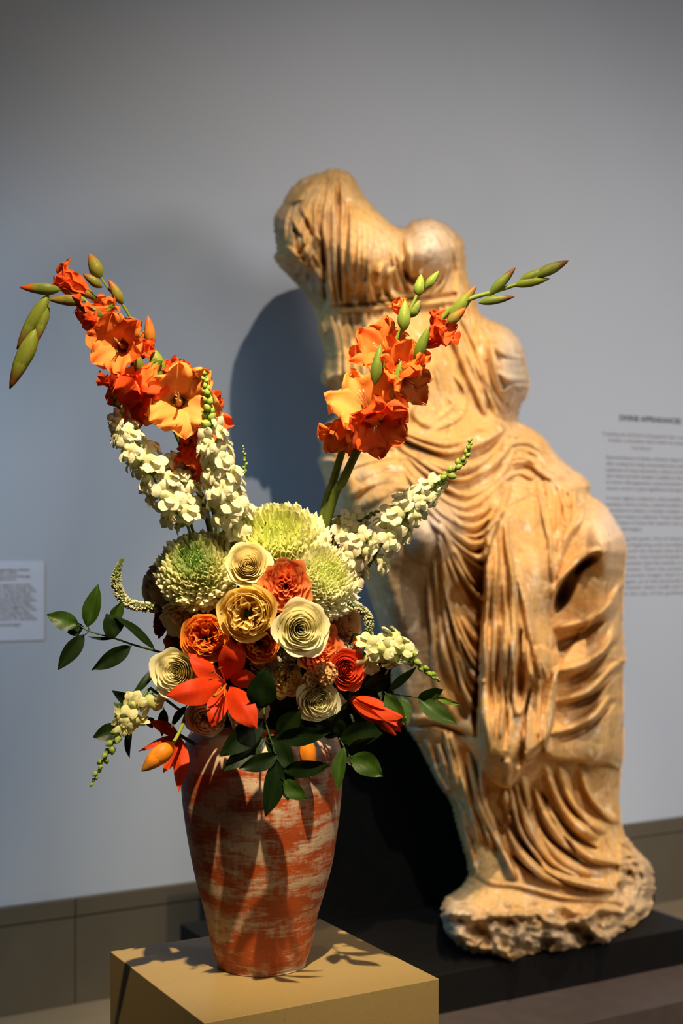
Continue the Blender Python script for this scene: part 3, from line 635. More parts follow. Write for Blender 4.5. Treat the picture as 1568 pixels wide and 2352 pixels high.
# ------------------------------------------------------------------ chrysanthemums
def mum(px, py, rpx, ax, label, ci, cm, co, seed=0, z=None, n=760, span=122, group=None):
    z = z if z is not None else dome(px, py); R = rpx/FPX*z; ax = ax.normalized(); c = P(px, py, z); MM = frame(ax, c, R, 0.3*seed)
    t = thing('chrysanthemum', label, 'chrysanthemum', None, group, MM)
    r = random.Random(seed)
    def flo(kind):
        L, W, ca, cb = {0: (0.22, 0.070, lerp3(ci, cm, 0.1), ci), 1: (0.28, 0.105, lerp3(ci, cm, .4), lerp3(ci, cm, .7)), 2: (0.33, 0.145, cm, lerp3(cm, co, .6)), 3: (0.42, 0.165, lerp3(cm, co, .5), co)}[kind]
        return petal(L, W, -10, 34, 0.9, 1.1, 0.0, 3, 0.15, 0.72, kind, 7, 5, ca, cb)+(MPET,)
    P_ = []
    for i in range(n):
        q = (i+0.5)/n; th = math.acos(1-(1-math.cos(math.radians(span)))*q); ph = i*2.39996
        kind = 0 if q < 0.05 else 1 if q < 0.15 else 2 if q < 0.45 else 3
        th += r.uniform(-0.04, 0.04); ph += r.uniform(-0.05, 0.05)
        d = Vector((math.sin(th)*math.cos(ph), math.sin(th)*math.sin(ph), math.cos(th)*0.84))
        b0 = 0.64+0.02*q+r.uniform(-0.05, 0.05)-0.10*math.exp(-(th/0.35)**2)
        zz_ = d.normalized(); xin = (Vector((0, 0, 1))-zz_*zz_.z); xin = xin.normalized() if xin.length > 1e-3 else Vector((1, 0, 0))
        zz_ = (zz_-xin*0.25*math.sin(th)).normalized() if th > 1.0 else zz_
        xin = (xin-zz_*xin.dot(zz_)).normalized(); yy_ = zz_.cross(xin)
        M = Matrix(((xin.x, yy_.x, zz_.x), (xin.y, yy_.y, zz_.y), (xin.z, yy_.z, zz_.z))).to_4x4()
        s = r.uniform(0.88, 1.12)
        Mi = Matrix.Translation(d*b0) @ M @ Matrix.Rotation(r.uniform(-.3, .3), 4, 'Z') @ Matrix.Rotation(r.uniform(-.14, .14), 4, 'Y') @ Matrix.Scale(s, 4)
        wd = (MM.to_3x3() @ d).normalized().dot((CAM-c).normalized()); P_.append((wd, i, kind, Mi))
    P_.sort(key=lambda q: -q[0]); rest = []
    for k, (wd, i, kind, Mi) in enumerate(P_):
        if k < 290: inst('floret', cached(('floret', seed, kind), lambda kk=kind: flo(kk)), t, Mi)
        else: rest.append(xf(flo(kind)[:3], Mi))
    V, F, Cc = join(*rest); o = obj('back_florets', V, F, MPET, t, True, Cc); o['kind'] = 'stuff'
    V, F, Cc = ovoid(1.30, 0.70, 18, 12, lerp3(cm, co, .5), lerp3(cm, ci, .6)); obj('heart', [Vector((v.x, v.y, v.z*0.90-0.62)) for v in V], F, MPET, t, True, Cc)
    stem_part(t, c-ax*R*0.5, ((px-600)/255*0.05, 0.0), 0.003)
    return t

# ------------------------------------------------------------------ leaves
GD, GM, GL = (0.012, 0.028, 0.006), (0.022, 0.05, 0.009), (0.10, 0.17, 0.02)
def leaf_mesh(p0, p1, w, roll=0.0, curl=0.15, fold=0.25, c=GM, seed=0, droop=0.0, nu=12, nv=7, belly=0.85):
    ax = (p1-p0); L = ax.length; t = ax.normalized(); n = (CAM-p0).normalized(); n = (n-t*n.dot(t)).normalized()
    n = Matrix.Rotation(roll, 3, t) @ n; b = t.cross(n); r = random.Random(seed); V, Cc = [], []
    side = r.uniform(-0.06, 0.06)
    for i in range(nu):
        u = i/(nu-1); wv = w/2*max(math.sin(math.pi*u**belly), 0)**0.85*(1 if u < 0.9 else (1-u)*7+0.3)
        wv = max(wv, w*0.015)
        for j in range(nv):
            s = -1+2*j/(nv-1)
            p = p0+t*(u*L)+b*(s*wv+side*L*math.sin(u*math.pi))+n*(abs(s)*wv*fold-curl*L*u*u+0.03*w*math.sin(u*9+s*3+seed))
            V.append(p); k = 1.35 if j == nv//2 else 1.0; Cc.append(tuple(q*k for q in jitc(c, r, 0.08)))
    F = [(i*nv+j, (i+1)*nv+j, (i+1)*nv+j+1, i*nv+j+1) for i in range(nu-1) for j in range(nv-1)]
    return V, F, Cc
def branch(label, stem, leaves, group=None, name='ruscus_branch', col=(0.05, 0.09, 0.015), r=0.0016):
    """stem: [(px,py,z)...] from the bouquet outwards; leaves: (x0,y0,x1,y1,wpx,z0,z1,roll,colour)"""
    pts = [P(*s) for s in stem]; t = thing(name, label, 'foliage', pts[0], group); o0 = pts[0]
    m = coloured(tube(pts, lambda u: r*(1.15-0.6*u), 6, 18), col)
    obj('stem', sub(m[0], o0), m[1], MGREEN, t, True, m[2])
    for k, lf in enumerate(leaves):
        x0, y0, x1, y1, wpx, z0, z1, roll, c = lf
        V, F, Cc = leaf_mesh(P(x0, y0, z0), P(x1, y1, z1), wpx/FPX*z0, roll, 0.08, 0.28, c, seed=k*3+int(x0))
        V2, F2, C2 = coloured(tube([min(pts, key=lambda q: (q-P(x0, y0, z0)).length).lerp(P(x0, y0, z0), 0.0) if (min(pts, key=lambda q: (q-P(x0, y0, z0)).length)-P(x0, y0, z0)).length < 0.02 else P(x0, y0, z0)-(P(x1, y1, z1)-P(x0, y0, z0))*0.05, P(x0, y0, z0)+(P(x1, y1, z1)-P(x0, y0, z0))*0.08], 0.0008, 5), c)
        V, F, Cc = join((V, F, Cc), (V2, F2, C2))
        obj('leaf', sub(V, o0), F, MLEAF, t, True, Cc)
    return t

# ------------------------------------------------------------------ snapdragons
def snap_bloom(seed, c0, c1):
    r = random.Random(seed); parts = []
    pch = ovoid(0.62, 0.26, 10, 7, (0.55, 0.60, 0.24), c0, 0.0, 0.9); parts.append(pch)
    for ph, L, W, a0, a1 in ((0.45, 0.55, 0.42, 10, 100), (-0.45, 0.55, 0.42, 10, 100), (math.pi, 0.50, 0.42, 25, 120), (math.pi-0.85, 0.48, 0.40, 25, 110), (math.pi+0.85, 0.48, 0.40, 25, 110)):
        V, F, Cc = petal(L, W, a0, a1+r.uniform(-15, 15), 0.8, -0.25, 0.10, 3, 0.0, 0.85, seed+int(ph*10), 7, 7, c0, c1, 0.12, ph+r.uniform(-.15, .15))
        parts.append(([Vector((v.x, v.y, v.z+0.36)) for v in V], F, Cc))
    V, F, Cc = petal(0.4, 0.34, 30, 95, 1, 0.4, 0.03, 3, 0.2, 0.9, seed, 5, 5, (0.78, 0.72, 0.28), c1, 0.02, math.pi); parts.append(([Vector((v.x, v.y, v.z+0.45)) for v in V], F, Cc))
    for k in range(5):                           # small green calyx
        parts.append(petal(0.26, 0.14, 60, 15, 1, 0.3, 0, 3, 0.9, 0.7, k, 4, 3, (0.08, 0.16, 0.02), (0.14, 0.24, 0.03), 0.04, k*1.2566))
    V, F, Cc = join(*parts); return V, F, Cc, MPET
WHITEA, WHITEB = (0.78, 0.75, 0.45), (0.84, 0.80, 0.58)
def snapdragon(label, path, nb, nf, bloom=0.042, bud0=0.004, bud1=0.011, spread=0.6, budfrac=0.4, seed=0, tint=(WHITEA, WHITEB), stemr=0.0022, toVase=True, group=None, sk=1.0):
    """path [(px,py,z)] from the tip inwards; the first budfrac of it carries green buds, the rest open blossoms"""
    pts = [P(*s) for s in path]; r = random.Random(seed); t = thing('snapdragon', label, 'snapdragon', pts[-1], group)
    M0 = t.matrix_basis.inverted()
    sp = spline(pts, 60)
    m = coloured(tube(sp+([VM+Vector((0, 0, -0.05))] if toVase else []), lambda u: stemr*(0.35+0.75*u), 7), (0.20, 0.30, 0.04), (0.08, 0.15, 0.02))
    obj('stem', [M0 @ v for v in m[0]], m[1], MGREEN, t, True, m[2])
    def at(u): k = u*(len(sp)-1); i = min(int(k), len(sp)-2); return sp[i].lerp(sp[i+1], k-i), (sp[max(i-1, 0)]-sp[min(i+2, len(sp)-1)]).normalized()
    me_b = [cached(('bud', 'snap', k), lambda k=k: join(ovoid(1.0, 0.36, 8, 7, (0.17, 0.28, 0.03), (0.36, 0.46, 0.09), 0.12, 0.8), *[petal(0.5, 0.42, 50, 8, 1, 0.6, 0, 3, 0.8, 0.7, j, 4, 3, (0.08, 0.17, 0.02), (0.15, 0.25, 0.03), 0.1, j*1.2566+k) for j in range(5)])+(MGREEN,)) for k in range(2)]
    for i in range(nb):
        u = (i+0.3)/nb; p, tan = at(u*budfrac); s = (bud0+(bud1-bud0)*u)*r.uniform(0.85, 1.15)
        ph = i*2.4; side = frame(tan, Vector((0, 0, 0)), 1, ph)
        out = (side @ Vector((1, 0, 0))).normalized(); ax = (tan*(1.3-0.5*u)+out*(0.35+0.6*u)).normalized()
        inst('bud', me_b[i % 2], t, M0 @ frame(ax, p+out*stemr*0.3, s*1.5, r.uniform(0, 6)))
    mb = [cached(('blossom', 'snap', k, tint), lambda k=k: snap_bloom(k*11+2, *tint)) for k in range(4)]
    for i in range(nf):
        u = (i+0.4)/nf; p, tan = at(budfrac*0.97+(1-budfrac)*0.97*u); s = bloom*(0.70+0.38*min(u*2, 1))*r.uniform(0.9, 1.12)
        ph = i*2.4+r.uniform(-.3, .3); side = frame(tan, Vector((0, 0, 0)), 1, ph)
        out = (side @ Vector((1, 0, 0))).normalized(); out = (out+(-FW)*0.25).normalized(); ax = (tan*0.35+out).normalized()
        M = frame(ax, p+out*stemr, s, 0, hint=tan) @ Matrix.Rotation(math.pi/2, 4, 'Z')
        inst('blossom', mb[i % 4], t, M0 @ M)
    return t

# ------------------------------------------------------------------ gladioli
GO0, GO1, GO2 = (0.90, 0.34, 0.07), (0.90, 0.19, 0.03), (0.86, 0.11, 0.02)
def glad_flower(root, M0, px, py, z, f, spx, open_=1.0, seed=0, tone=0, base=None, stretch=1.0):
    """one blossom: green sheath + funnel, six ruffled petals and stamens as its children; spx = radius in px"""
    R = spx/FPX*z; ax = f.normalized(); c = P(px, py, z)
    L = R*1.62
    b = c-ax*L*0.70
    M = M0 @ frame(ax, b, L, seed*0.7)
    ci, co = ((GO0, GO1), (GO1, GO2), ((0.86, 0.42, 0.12), GO0))[tone]
    fun = join(ovoid(0.55, 0.12, 8, 6, (0.16, 0.22, 0.03), ci, 0, 0.9), *[petal(0.62, 0.26, 10, 4+6*open_, 1, 0.9, 0, 3, 0.9, 0.6, k, 6, 5, (0.10, 0.16, 0.02), (0.24, 0.24, 0.04), 0.07, k*math.pi+0.4) for k in range(2)])
    fun = ([Vector((v.x, v.y, v.z-0.18)) for v in fun[0]], fun[1], fun[2])
    st = []
    for k in range(3):
        a = k*0.5-0.5; m = tube([Vector((0.02*math.cos(a), 0.02*math.sin(a), 0.25)), Vector((0.07*math.cos(a), 0.07*math.sin(a), 0.62)), Vector((0.13*math.cos(a), 0.13*math.sin(a), 0.80))], 0.012, 5, 6)
        st.append(coloured(m, (0.86, 0.55, 0.25), (0.80, 0.62, 0.42)))
    V, F, Cc = join(fun, *st)
    blo = obj('blossom', V, F, MPET, root, True, Cc, M)
    r = random.Random(seed)
    for k in range(6):
        inner = k % 2; a1 = (28+72*open_)*(0.92 if inner else 1.05)*r.uniform(0.85, 1.15)
        V, F, Cc = petal(1.0*r.uniform(0.9, 1.08), (0.80 if inner else 0.68)*(0.75+0.25*open_), 9+4*open_, a1, 1.5, 0.32-0.30*open_, 0.10+0.05*r.random(), r.uniform(3, 6), 0.45, 1.05, seed*10+k, 18, 13, ci, co if not (k == 3) else lerp3(ci, co, .4), 0.04 if inner else 0.06, k*math.pi/3+r.uniform(-.12, .12), 0.05)
        if stretch != 1: V = [Vector((v.x, v.y, v.z*stretch)) for v in V]
        obj('petal', V, F, MPET, blo, True, Cc)
    return blo
def glad_bud(root, M0, x0, y0, x1, y1, z0, z1, wpx, c0=(0.16, 0.22, 0.03), c1=(0.26, 0.30, 0.05), tip=None, name='bud'):
    a, b = P(x0, y0, z0), P(x1, y1, z1); L = (b-a).length; w_ = wpx/FPX*z0/2
    m1 = ovoid(1.0, 1.0, 10, 12, c0, tip or c1, 0, 0.85, 0.8)
    m1 = ([Vector((v.x*w_, v.y*w_, v.z*L)) for v in m1[0]], m1[1], [tuple(q) for q in (lerp3(lerp3(c0, c1, (v.z)), tip, (v.z-0.62)*5) if tip else lerp3(c0, c1, v.z) for v in m1[0])])
    sh = petal(1.0, 1.0, 0, 0, 1, 0, 0, 3, 0.95, 0.75, 2, 10, 7, c0, c1); shv = []
    for v in sh[0]:                              # outer bract wrapping one side of the bud
        ang = v.y*2.6; rad = w_*1.16*max(math.sin(math.pi*min(max(v.z, 0.02), 0.98)**0.85), 0.1)**0.8; shv.append(Vector((rad*math.cos(ang), rad*math.sin(ang), v.z*L*0.86)))
    V, F, Cc = join(m1, (shv, sh[1], [tuple(q*0.85 for q in c) for c in sh[2]]))
    return obj(name, V, F, MGREEN, root, True, Cc, M0 @ frame(b-a, a, 1.0, 1.2, hint=CAM-a))
def gladiolus(label, path, r0=0.0055, cols=((0.05, 0.07, 0.015), (0.20, 0.26, 0.04)), group=None):
    pts = [P(*s) for s in path]; t = thing('gladiolus', label, 'gladiolus', pts[0], group)
    M0 = t.matrix_basis.inverted(); m = coloured(tube([VM+Vector((0, 0, -0.08))]+pts, lambda u: r0*(1.0-0.72*u), 9, 60), *cols)
    obj('stem', [M0 @ v for v in m[0]], m[1], MGREEN, t, True, m[2])
    return t, M0
# ================================================================== the bouquet
# ---- inner leafy mass on which the blooms sit
r = random.Random(12)
ms = []
for i in range(130):
    th, ph = math.acos(r.uniform(-0.75, 1)), r.uniform(0, 2*math.pi)
    d = Vector((math.sin(th)*math.cos(ph), math.sin(th)*math.sin(ph), math.cos(th)))
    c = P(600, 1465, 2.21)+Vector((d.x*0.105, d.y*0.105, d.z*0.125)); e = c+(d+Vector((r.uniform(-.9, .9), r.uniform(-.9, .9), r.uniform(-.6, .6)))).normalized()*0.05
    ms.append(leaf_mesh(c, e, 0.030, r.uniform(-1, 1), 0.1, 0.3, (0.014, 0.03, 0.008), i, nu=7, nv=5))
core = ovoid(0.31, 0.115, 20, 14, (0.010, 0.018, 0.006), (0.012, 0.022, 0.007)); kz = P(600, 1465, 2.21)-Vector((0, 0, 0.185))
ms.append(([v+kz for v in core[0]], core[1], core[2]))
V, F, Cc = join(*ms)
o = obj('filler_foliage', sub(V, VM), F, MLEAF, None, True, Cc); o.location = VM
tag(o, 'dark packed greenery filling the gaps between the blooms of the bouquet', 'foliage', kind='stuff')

# ---- chrysanthemums
CG, CYL, CW = (0.74, 0.80, 0.24), (0.86, 0.86, 0.34), (0.90, 0.86, 0.60)
mum(640, 1258, 112, D(-0.12, 0.62, 0.75), 'large cream chrysanthemum with a green-yellow heart at the top of the bouquet', CG, CYL, CW, 1, z=2.10)
mum(455, 1310, 92, D(-0.15, 0.52, 0.85), 'pale green-hearted chrysanthemum on the upper left, left of a white rose', (0.26, 0.42, 0.10), (0.70, 0.72, 0.30), (0.88, 0.82, 0.50), 2, z=2.09)
mum(733, 1335, 90, D(0.35, 0.38, 0.80), 'cream chrysanthemum right of the coral rose, partly hidden by it', (0.76, 0.82, 0.32), (0.88, 0.86, 0.46), (0.88, 0.84, 0.64), 3, z=2.07)
mum(372, 1340, 52, D(-0.9, 0.2, 0.3), 'pinkish cream chrysanthemum seen edge-on at the far left of the bouquet', (0.6, 0.5, 0.3), (0.70, 0.55, 0.38), (0.78, 0.62, 0.46), 4, z=2.20)
# ---- roses
rose(568, 1297, 58, 'classic', 'cream', 'cream rose above the yellow garden rose, between two chrysanthemums', D(0.02, 0.30, 1), z=2.02, var=1)
rose(657, 1345, 67, 'ruffled', 'coral', 'fully open coral orange garden rose near the middle top', D(0.05, 0.05, 1), z=2.00, var=2)
rose(569, 1408, 73, 'garden', 'yellow', 'large yellow quartered garden rose at the centre of the bouquet', D(-0.02, 0.04, 1), z=1.99, var=3)
rose(692, 1445, 72, 'classic', 'white', 'large white rose right of the yellow garden rose', D(0.12, 0.06, 1), z=1.99, var=4, spin=1.0)
rose(472, 1462, 63, 'garden', 'orange', 'orange garden rose directly above the red-orange lily', D(0.0, 0.22, 1), z=2.04, var=5, spin=2)
rose(598, 1478, 52, 'garden', 'orange', 'small deep orange rose just below the yellow garden rose', D(0.12, -0.10, 1), z=2.02, var=6)
rose(738, 1492, 63, 'ruffled', 'coral', 'coral rose tucked below the large white rose', D(0.35, -0.05, 1), z=2.05, var=7)
rose(797, 1540, 52, 'classic', 'red', 'bright red-orange rose at the lower right of the bouquet', D(0.35, 0.0, 1), z=2.05, var=8, spin=0.6)
rose(402, 1545, 63, 'classic', 'white', 'white rose at the left, beside the left petal of the lily', D(-0.15, 0.08, 1), z=2.05, var=9, spin=2)
rose(410, 1425, 58, 'ruffled', 'pinkcream', 'ruffled cream bloom below the left chrysanthemum', D(-0.4, -0.35, 0.8), z=2.10, var=10, name='carnation', cat='carnation')
rose(350, 1365, 49, 'classic', 'pinkcream', 'shaded pinkish cream rose at the left edge above the curved white spike', D(-0.7, -0.2, 0.5), z=2.17, var=15)
rose(474, 1648, 52, 'garden', 'pinkcream', 'cream rose hanging under the lily at the vase rim', D(0.05, -0.35, 1), z=2.08, var=11)
rose(568, 1640, 52, 'classic', 'pinkcream', 'pinkish cream rose half hidden behind the right petals of the lily', D(0.1, -0.3, 1), z=2.08, var=12)
rose(655, 1562, 47, 'ruffled', 'yellow', 'small yellow rose half covered by a dark round leaf', D(0.05, -0.05, 1), z=2.06, var=13)
rose(731, 1612, 55, 'classic', 'white', 'cream white rose at the lower right above the dark leaves', D(0.20, -0.22, 1), z=2.04, var=14, spin=1.7)
rose(795, 1432, 54, 'classic', 'peach', 'soft peach rose behind the curved white spike on the right', D(0.75, 0.1, 0.7), z=2.12, var=16)
rose(838, 1528, 47, 'bud', 'cream', 'pale cream half-open rose at the far right beside the red rose', D(0.8, 0.25, 0.5), z=2.10, var=17)
rose(392, 1482, 40, 'ruffled', 'rust', 'shaded rust orange rose at the left behind the orange garden rose', D(-0.6, 0, 0.6), z=2.14, var=18)
rose(358, 1432, 38, 'ruffled', 'darkred', 'dark red bloom at the left edge under the curved white spike', D(-0.8, 0.0, 0.4), z=2.16, var=19)
rose(755, 1255, 43, 'ruffled', 'red', 'red-orange bloom behind the top right chrysanthemum', D(0.5, 0.3, 0.6), z=2.20, var=20)
rose(398, 1268, 34, 'ruffled', 'red', 'small red bloom showing behind the left chrysanthemum', D(-0.5, 0.3, 0.5), z=2.18, var=21)
rose(700, 1215, 38, 'classic', 'pinkcream', 'pinkish cream rose peeping out behind the top chrysanthemum', D(0.4, 0.6, 0.5), z=2.22, var=22)
rose(778, 1610, 34, 'bud', 'pinkcream', 'small cream bud below the red-orange rose', D(0.4, -0.7, 0.5), z=2.10, var=23)
rose(822, 1475, 29, 'bud', 'orange', 'narrow yellow-orange bud beside the curved white spike', D(0.3, -0.6, 0.6), z=2.09, var=24)

# ---- lilies
def lily_petal(root, M0, base, tip, wpx, c0, c1, curl=0.2, roll=0.0, seed=0, bow=0.25, z=None):
    a, b = P(*base), P(*tip); V, F, Cc = leaf_mesh(a, b, wpx/FPX*base[2], roll, curl, -0.30, c0, seed, nu=16, nv=11, belly=0.85)
    n = 11; ax = (b-a).normalized(); up = (CAM-a).normalized()
    V = [v+up*(bow*(b-a).length*math.sin(math.pi*(i//n)/15)) for i, v in enumerate(V)]
    Cc = [jitc(lerp3(c0, c1, abs((i % n)-5)/5*0.8+0.2*(i//n)/15), random.Random(i), 0.03) if (i % n) != 5 else lerp3(c0, (0.5, 0.03, 0.005), 0.3) for i in range(len(V))]
    return obj('petal', [M0 @ v for v in V], F, MPET, root, True, Cc)
LR0, LR1 = (0.60, 0.034, 0.004), (0.70, 0.055, 0.007)
t = thing('lily', 'wide open red-orange lily with recurved petals at the lower left centre', 'lily', P(520, 1572, 2.0)); M0 = t.matrix_basis.inverted()
for b_, tp, wd, cl_, ro, sd, bw in [((515,1570,2.03),(392,1592,1.97),62,0.16,0.1,1,0.22), ((522,1562,2.03),(530,1478,1.99),62,0.15,0,2,0.18), ((510,1562,2.035),(436,1498,2.02),50,0.10,0.5,3,0.14), ((528,1560,2.03),(592,1575,2.02),48,0.35,0.5,4,0.30), ((528,1578,2.02),(582,1662,1.955),62,0.14,0,5,0.22), ((517,1580,2.02),(490,1662,1.965),48,0.12,0,6,0.20)]:
    lily_petal(t, M0, b_, tp, wd, LR0, LR1, cl_, ro, sd, bw)
for x, y in ((488,1543), (505,1535), (493,1597), (483,1560), (515,1600)):
    m = coloured(tube([P(518,1570,2.0), P((518+x)/2,(1570+y)/2-3,1.965), P(x, y, 1.95)], 0.0010, 6, 8), (0.84, 0.15, 0.02), (0.80, 0.2, 0.03))
    m2 = ovoid(0.009, 0.0016, 6, 5, (0.30, 0.10, 0.02), (0.34, 0.12, 0.03)); m2 = xf(m2, frame(D(0.8, 0.5, 0.2), P(x, y, 1.95)-D(0.8, 0.5, 0.2)*0.0045))
    V, F, Cc = join(m, m2); obj('stamen', [M0 @ v for v in V], F, MPET, t, True, Cc)
m = coloured(tube([P(519,1572,2.0), P(505,1590,1.95), P(492,1599,1.935)], lambda u: 0.0016+0.0012*(u > 0.9), 7, 12), (0.80, 0.22, 0.03), (0.5, 0.2, 0.03)); obj('pistil', [M0 @ v for v in m[0]], m[1], MPET, t, True, m[2])
stem_part(t, P(520, 1572, 2.04), (-0.02, 0.03), 0.003)
t = thing('lily', 'shaded dark orange lily drooping against the left shoulder of the vase', 'lily', P(400, 1680, 2.10)); M0 = t.matrix_basis.inverted()
for b_, tp, wd, cl_, ro, sd, bw in [((412,1685,2.12),(320,1700,2.08),26,0.3,1.0,1,0.1), ((412,1690,2.11),(345,1655,2.09),30,0.1,0.4,2,0.05), ((410,1690,2.11),(408,1815,2.04),38,0.05,0.3,3,0.12), ((406,1690,2.11),(375,1775,2.05),36,0.0,-0.3,4,0.14), ((408,1690,2.11),(352,1740,2.08),34,0.0,-0.2,5,0.14), ((412,1690,2.12),(395,1740,2.09),40,0,0,6,0.12)]:
    lily_petal(t, M0, b_, tp, wd, (0.58, 0.042, 0.006), (0.68, 0.075, 0.009), cl_, ro, sd, bw)
stem_part(t, P(412, 1688, 2.12), (-0.05, 0.03), 0.0028)
t = thing('lily_bud', 'orange lily bud on a green stalk beside the left shoulder of the vase', 'lily bud', P(425, 1640, 2.09)); M0 = t.matrix_basis.inverted()
glad_bud(t, M0, 398, 1705, 325, 1772, 2.03, 2.0, 40, (0.80, 0.28, 0.015), (0.80, 0.22, 0.012), (0.35, 0.14, 0.02), 'bud')
m = coloured(tube([P(427,1640,2.10), P(415,1675,2.06), P(398,1706,2.03)], 0.0028, 8, 10), (0.16, 0.24, 0.03), (0.30, 0.34, 0.05)); obj('stalk', [M0 @ v for v in m[0]], m[1], MGREEN, t, True, m[2])
t = thing('lily_bud', 'orange lily bud hanging in front of the vase behind dark leaves', 'lily bud', P(700, 1690, 2.06)); M0 = t.matrix_basis.inverted()
glad_bud(t, M0, 700, 1688, 714, 1795, 2.055, 2.05, 36, (0.80, 0.26, 0.02), (0.82, 0.22, 0.012), (0.40, 0.16, 0.02), 'bud')
m = coloured(tube([P(690,1640,2.09), P(694,1670,2.06), P(700,1692,2.055)], 0.0026, 8, 10), (0.06, 0.10, 0.02)); obj('stalk', [M0 @ v for v in m[0]], m[1], MGREEN, t, True, m[2])
# funnel-shaped closed bloom on the right
t = thing('trumpet_bloom', 'ribbed red-orange trumpet-shaped bloom pointing right from the lower right', 'flower', P(810, 1605, 2.08)); M0 = t.matrix_basis.inverted()
a, b_ = P(808, 1606, 2.07), P(921, 1666, 2.03); Lb = (b_-a).length
for k in range(6):
    V, F, Cc = petal(1.0, 0.42, 12, -2 if k % 2 else 4, 1, 0.5, 0.02, 3, 0.75, 0.9, k+3, 14, 9, (0.66, 0.070, 0.008), (0.72, 0.065, 0.010), 0.06, k*math.pi/3, mid=0.25)
    obj('petal', V, F, MPET, t, True, Cc, M0 @ frame(b_-a, a, Lb*1.02))
stem_part(t, a, (0.03, 0.02), 0.0026)

# ---- gladioli, left pair
t, M0 = gladiolus('orange gladiolus arching far left with a drooping green bud tip', [(482,1215,2.17),(452,1120,2.15),(405,995,2.12),(350,885,2.09),(300,815,2.07),(235,735,2.06),(190,685,2.06),(145,663,2.06),(112,672,2.06)])
glad_flower(t, M0, 262, 790, 2.01, D(-0.25, -0.05, 1), 66, 0.95, 1, 0)
glad_flower(t, M0, 200, 735, 2.05, D(-0.9, -0.55, 0.3), 50, 0.7, 2, 1)
glad_flower(t, M0, 305, 905, 2.04, D(-0.45, -0.75, 0.55), 84, 0.6, 3, 1, stretch=1.15)
glad_flower(t, M0, 350, 935, 2.07, D(-0.2, -0.9, 0.1), 60, 0.5, 8, 0)
glad_flower(t, M0, 418, 915, 2.01, D(0.25, 0.02, 1), 78, 0.95, 4, 2)
glad_flower(t, M0, 425, 1075, 2.08, D(-0.1, -0.85, 0.5), 55, 0.35, 5, 1, stretch=1.1)
glad_flower(t, M0, 240, 700, 2.09, D(0.2, 0.6, -0.2), 34, 0.5, 6, 0)
glad_flower(t, M0, 150, 640, 2.06, D(-0.85, 0.55, 0.15), 58, 0.02, 7, 1)
glad_bud(t, M0, 140, 665, 45, 660, 2.05, 2.04, 26, tip=(0.78, 0.12, 0.02))
glad_bud(t, M0, 195, 690, 110, 688, 2.05, 2.04, 24, (0.18, 0.20, 0.03), (0.26, 0.16, 0.03))
glad_bud(t, M0, 112, 675, 38, 803, 2.05, 2.05, 30, (0.26, 0.32, 0.04), (0.24, 0.28, 0.04), (0.22, 0.10, 0.03))
glad_bud(t, M0, 108, 690, 82, 790, 2.055, 2.05, 26, (0.24, 0.30, 0.04), (0.24, 0.28, 0.04), (0.22, 0.10, 0.03))
glad_bud(t, M0, 84, 752, 22, 894, 2.05, 2.05, 36, (0.26, 0.32, 0.04), (0.24, 0.28, 0.04), (0.18, 0.08, 0.02))
glad_bud(t, M0, 240, 728, 175, 700, 2.05, 2.045, 26, (0.14, 0.17, 0.03), (0.22, 0.14, 0.03))
glad_bud(t, M0, 330, 860, 290, 790, 2.06, 2.05, 28, (0.12, 0.16, 0.02), (0.22, 0.22, 0.03))
glad_bud(t, M0, 385, 945, 325, 880, 2.05, 2.03, 26, (0.14, 0.18, 0.025), (0.30, 0.20, 0.03))
t, M0 = gladiolus('orange gladiolus leaning left with small upright yellow-green buds at its tip', [(496,1200,2.19),(465,1090,2.18),(425,985,2.16),(385,880,2.14),(352,820,2.13),(320,770,2.12),(285,705,2.11),(250,665,2.11),(224,622,2.11)], 0.0045)
glad_flower(t, M0, 410, 850, 2.10, D(0.2, 0.75, 0.4), 50, 0.45, 11, 1)
glad_flower(t, M0, 505, 965, 2.08, D(0.9, 0.1, 0.35), 60, 0.85, 12, 1)
glad_flower(t, M0, 452, 1010, 2.10, D(0.4, -0.7, 0.4), 56, 0.6, 16, 1)
glad_flower(t, M0, 335, 800, 2.08, D(0.25, 0.35, 0.7), 30, 0.3, 13, 1)
glad_flower(t, M0, 306, 765, 2.14, D(0.5, 0.7, 0.0), 34, 0.5, 14, 0)
glad_flower(t, M0, 475, 1080, 2.14, D(0.5, -0.7, 0.3), 48, 0.45, 15, 1)
glad_bud(t, M0, 232, 640, 205, 582, 2.11, 2.11, 30, (0.22, 0.24, 0.03), (0.30, 0.24, 0.04), (0.38, 0.18, 0.04))
glad_bud(t, M0, 235, 660, 190, 628, 2.11, 2.10, 20, (0.20, 0.22, 0.03), (0.28, 0.24, 0.04), (0.35, 0.12, 0.04))
glad_bud(t, M0, 283, 700, 250, 642, 2.11, 2.10, 22, (0.20, 0.22, 0.03), (0.30, 0.22, 0.04), (0.40, 0.12, 0.03))
glad_bud(t, M0, 348, 800, 340, 725, 2.11, 2.10, 24, (0.24, 0.22, 0.03), (0.70, 0.14, 0.02), (0.80, 0.10, 0.02))
glad_bud(t, M0, 372, 870, 350, 798, 2.10, 2.09, 34, (0.14, 0.20, 0.025), (0.26, 0.28, 0.04))
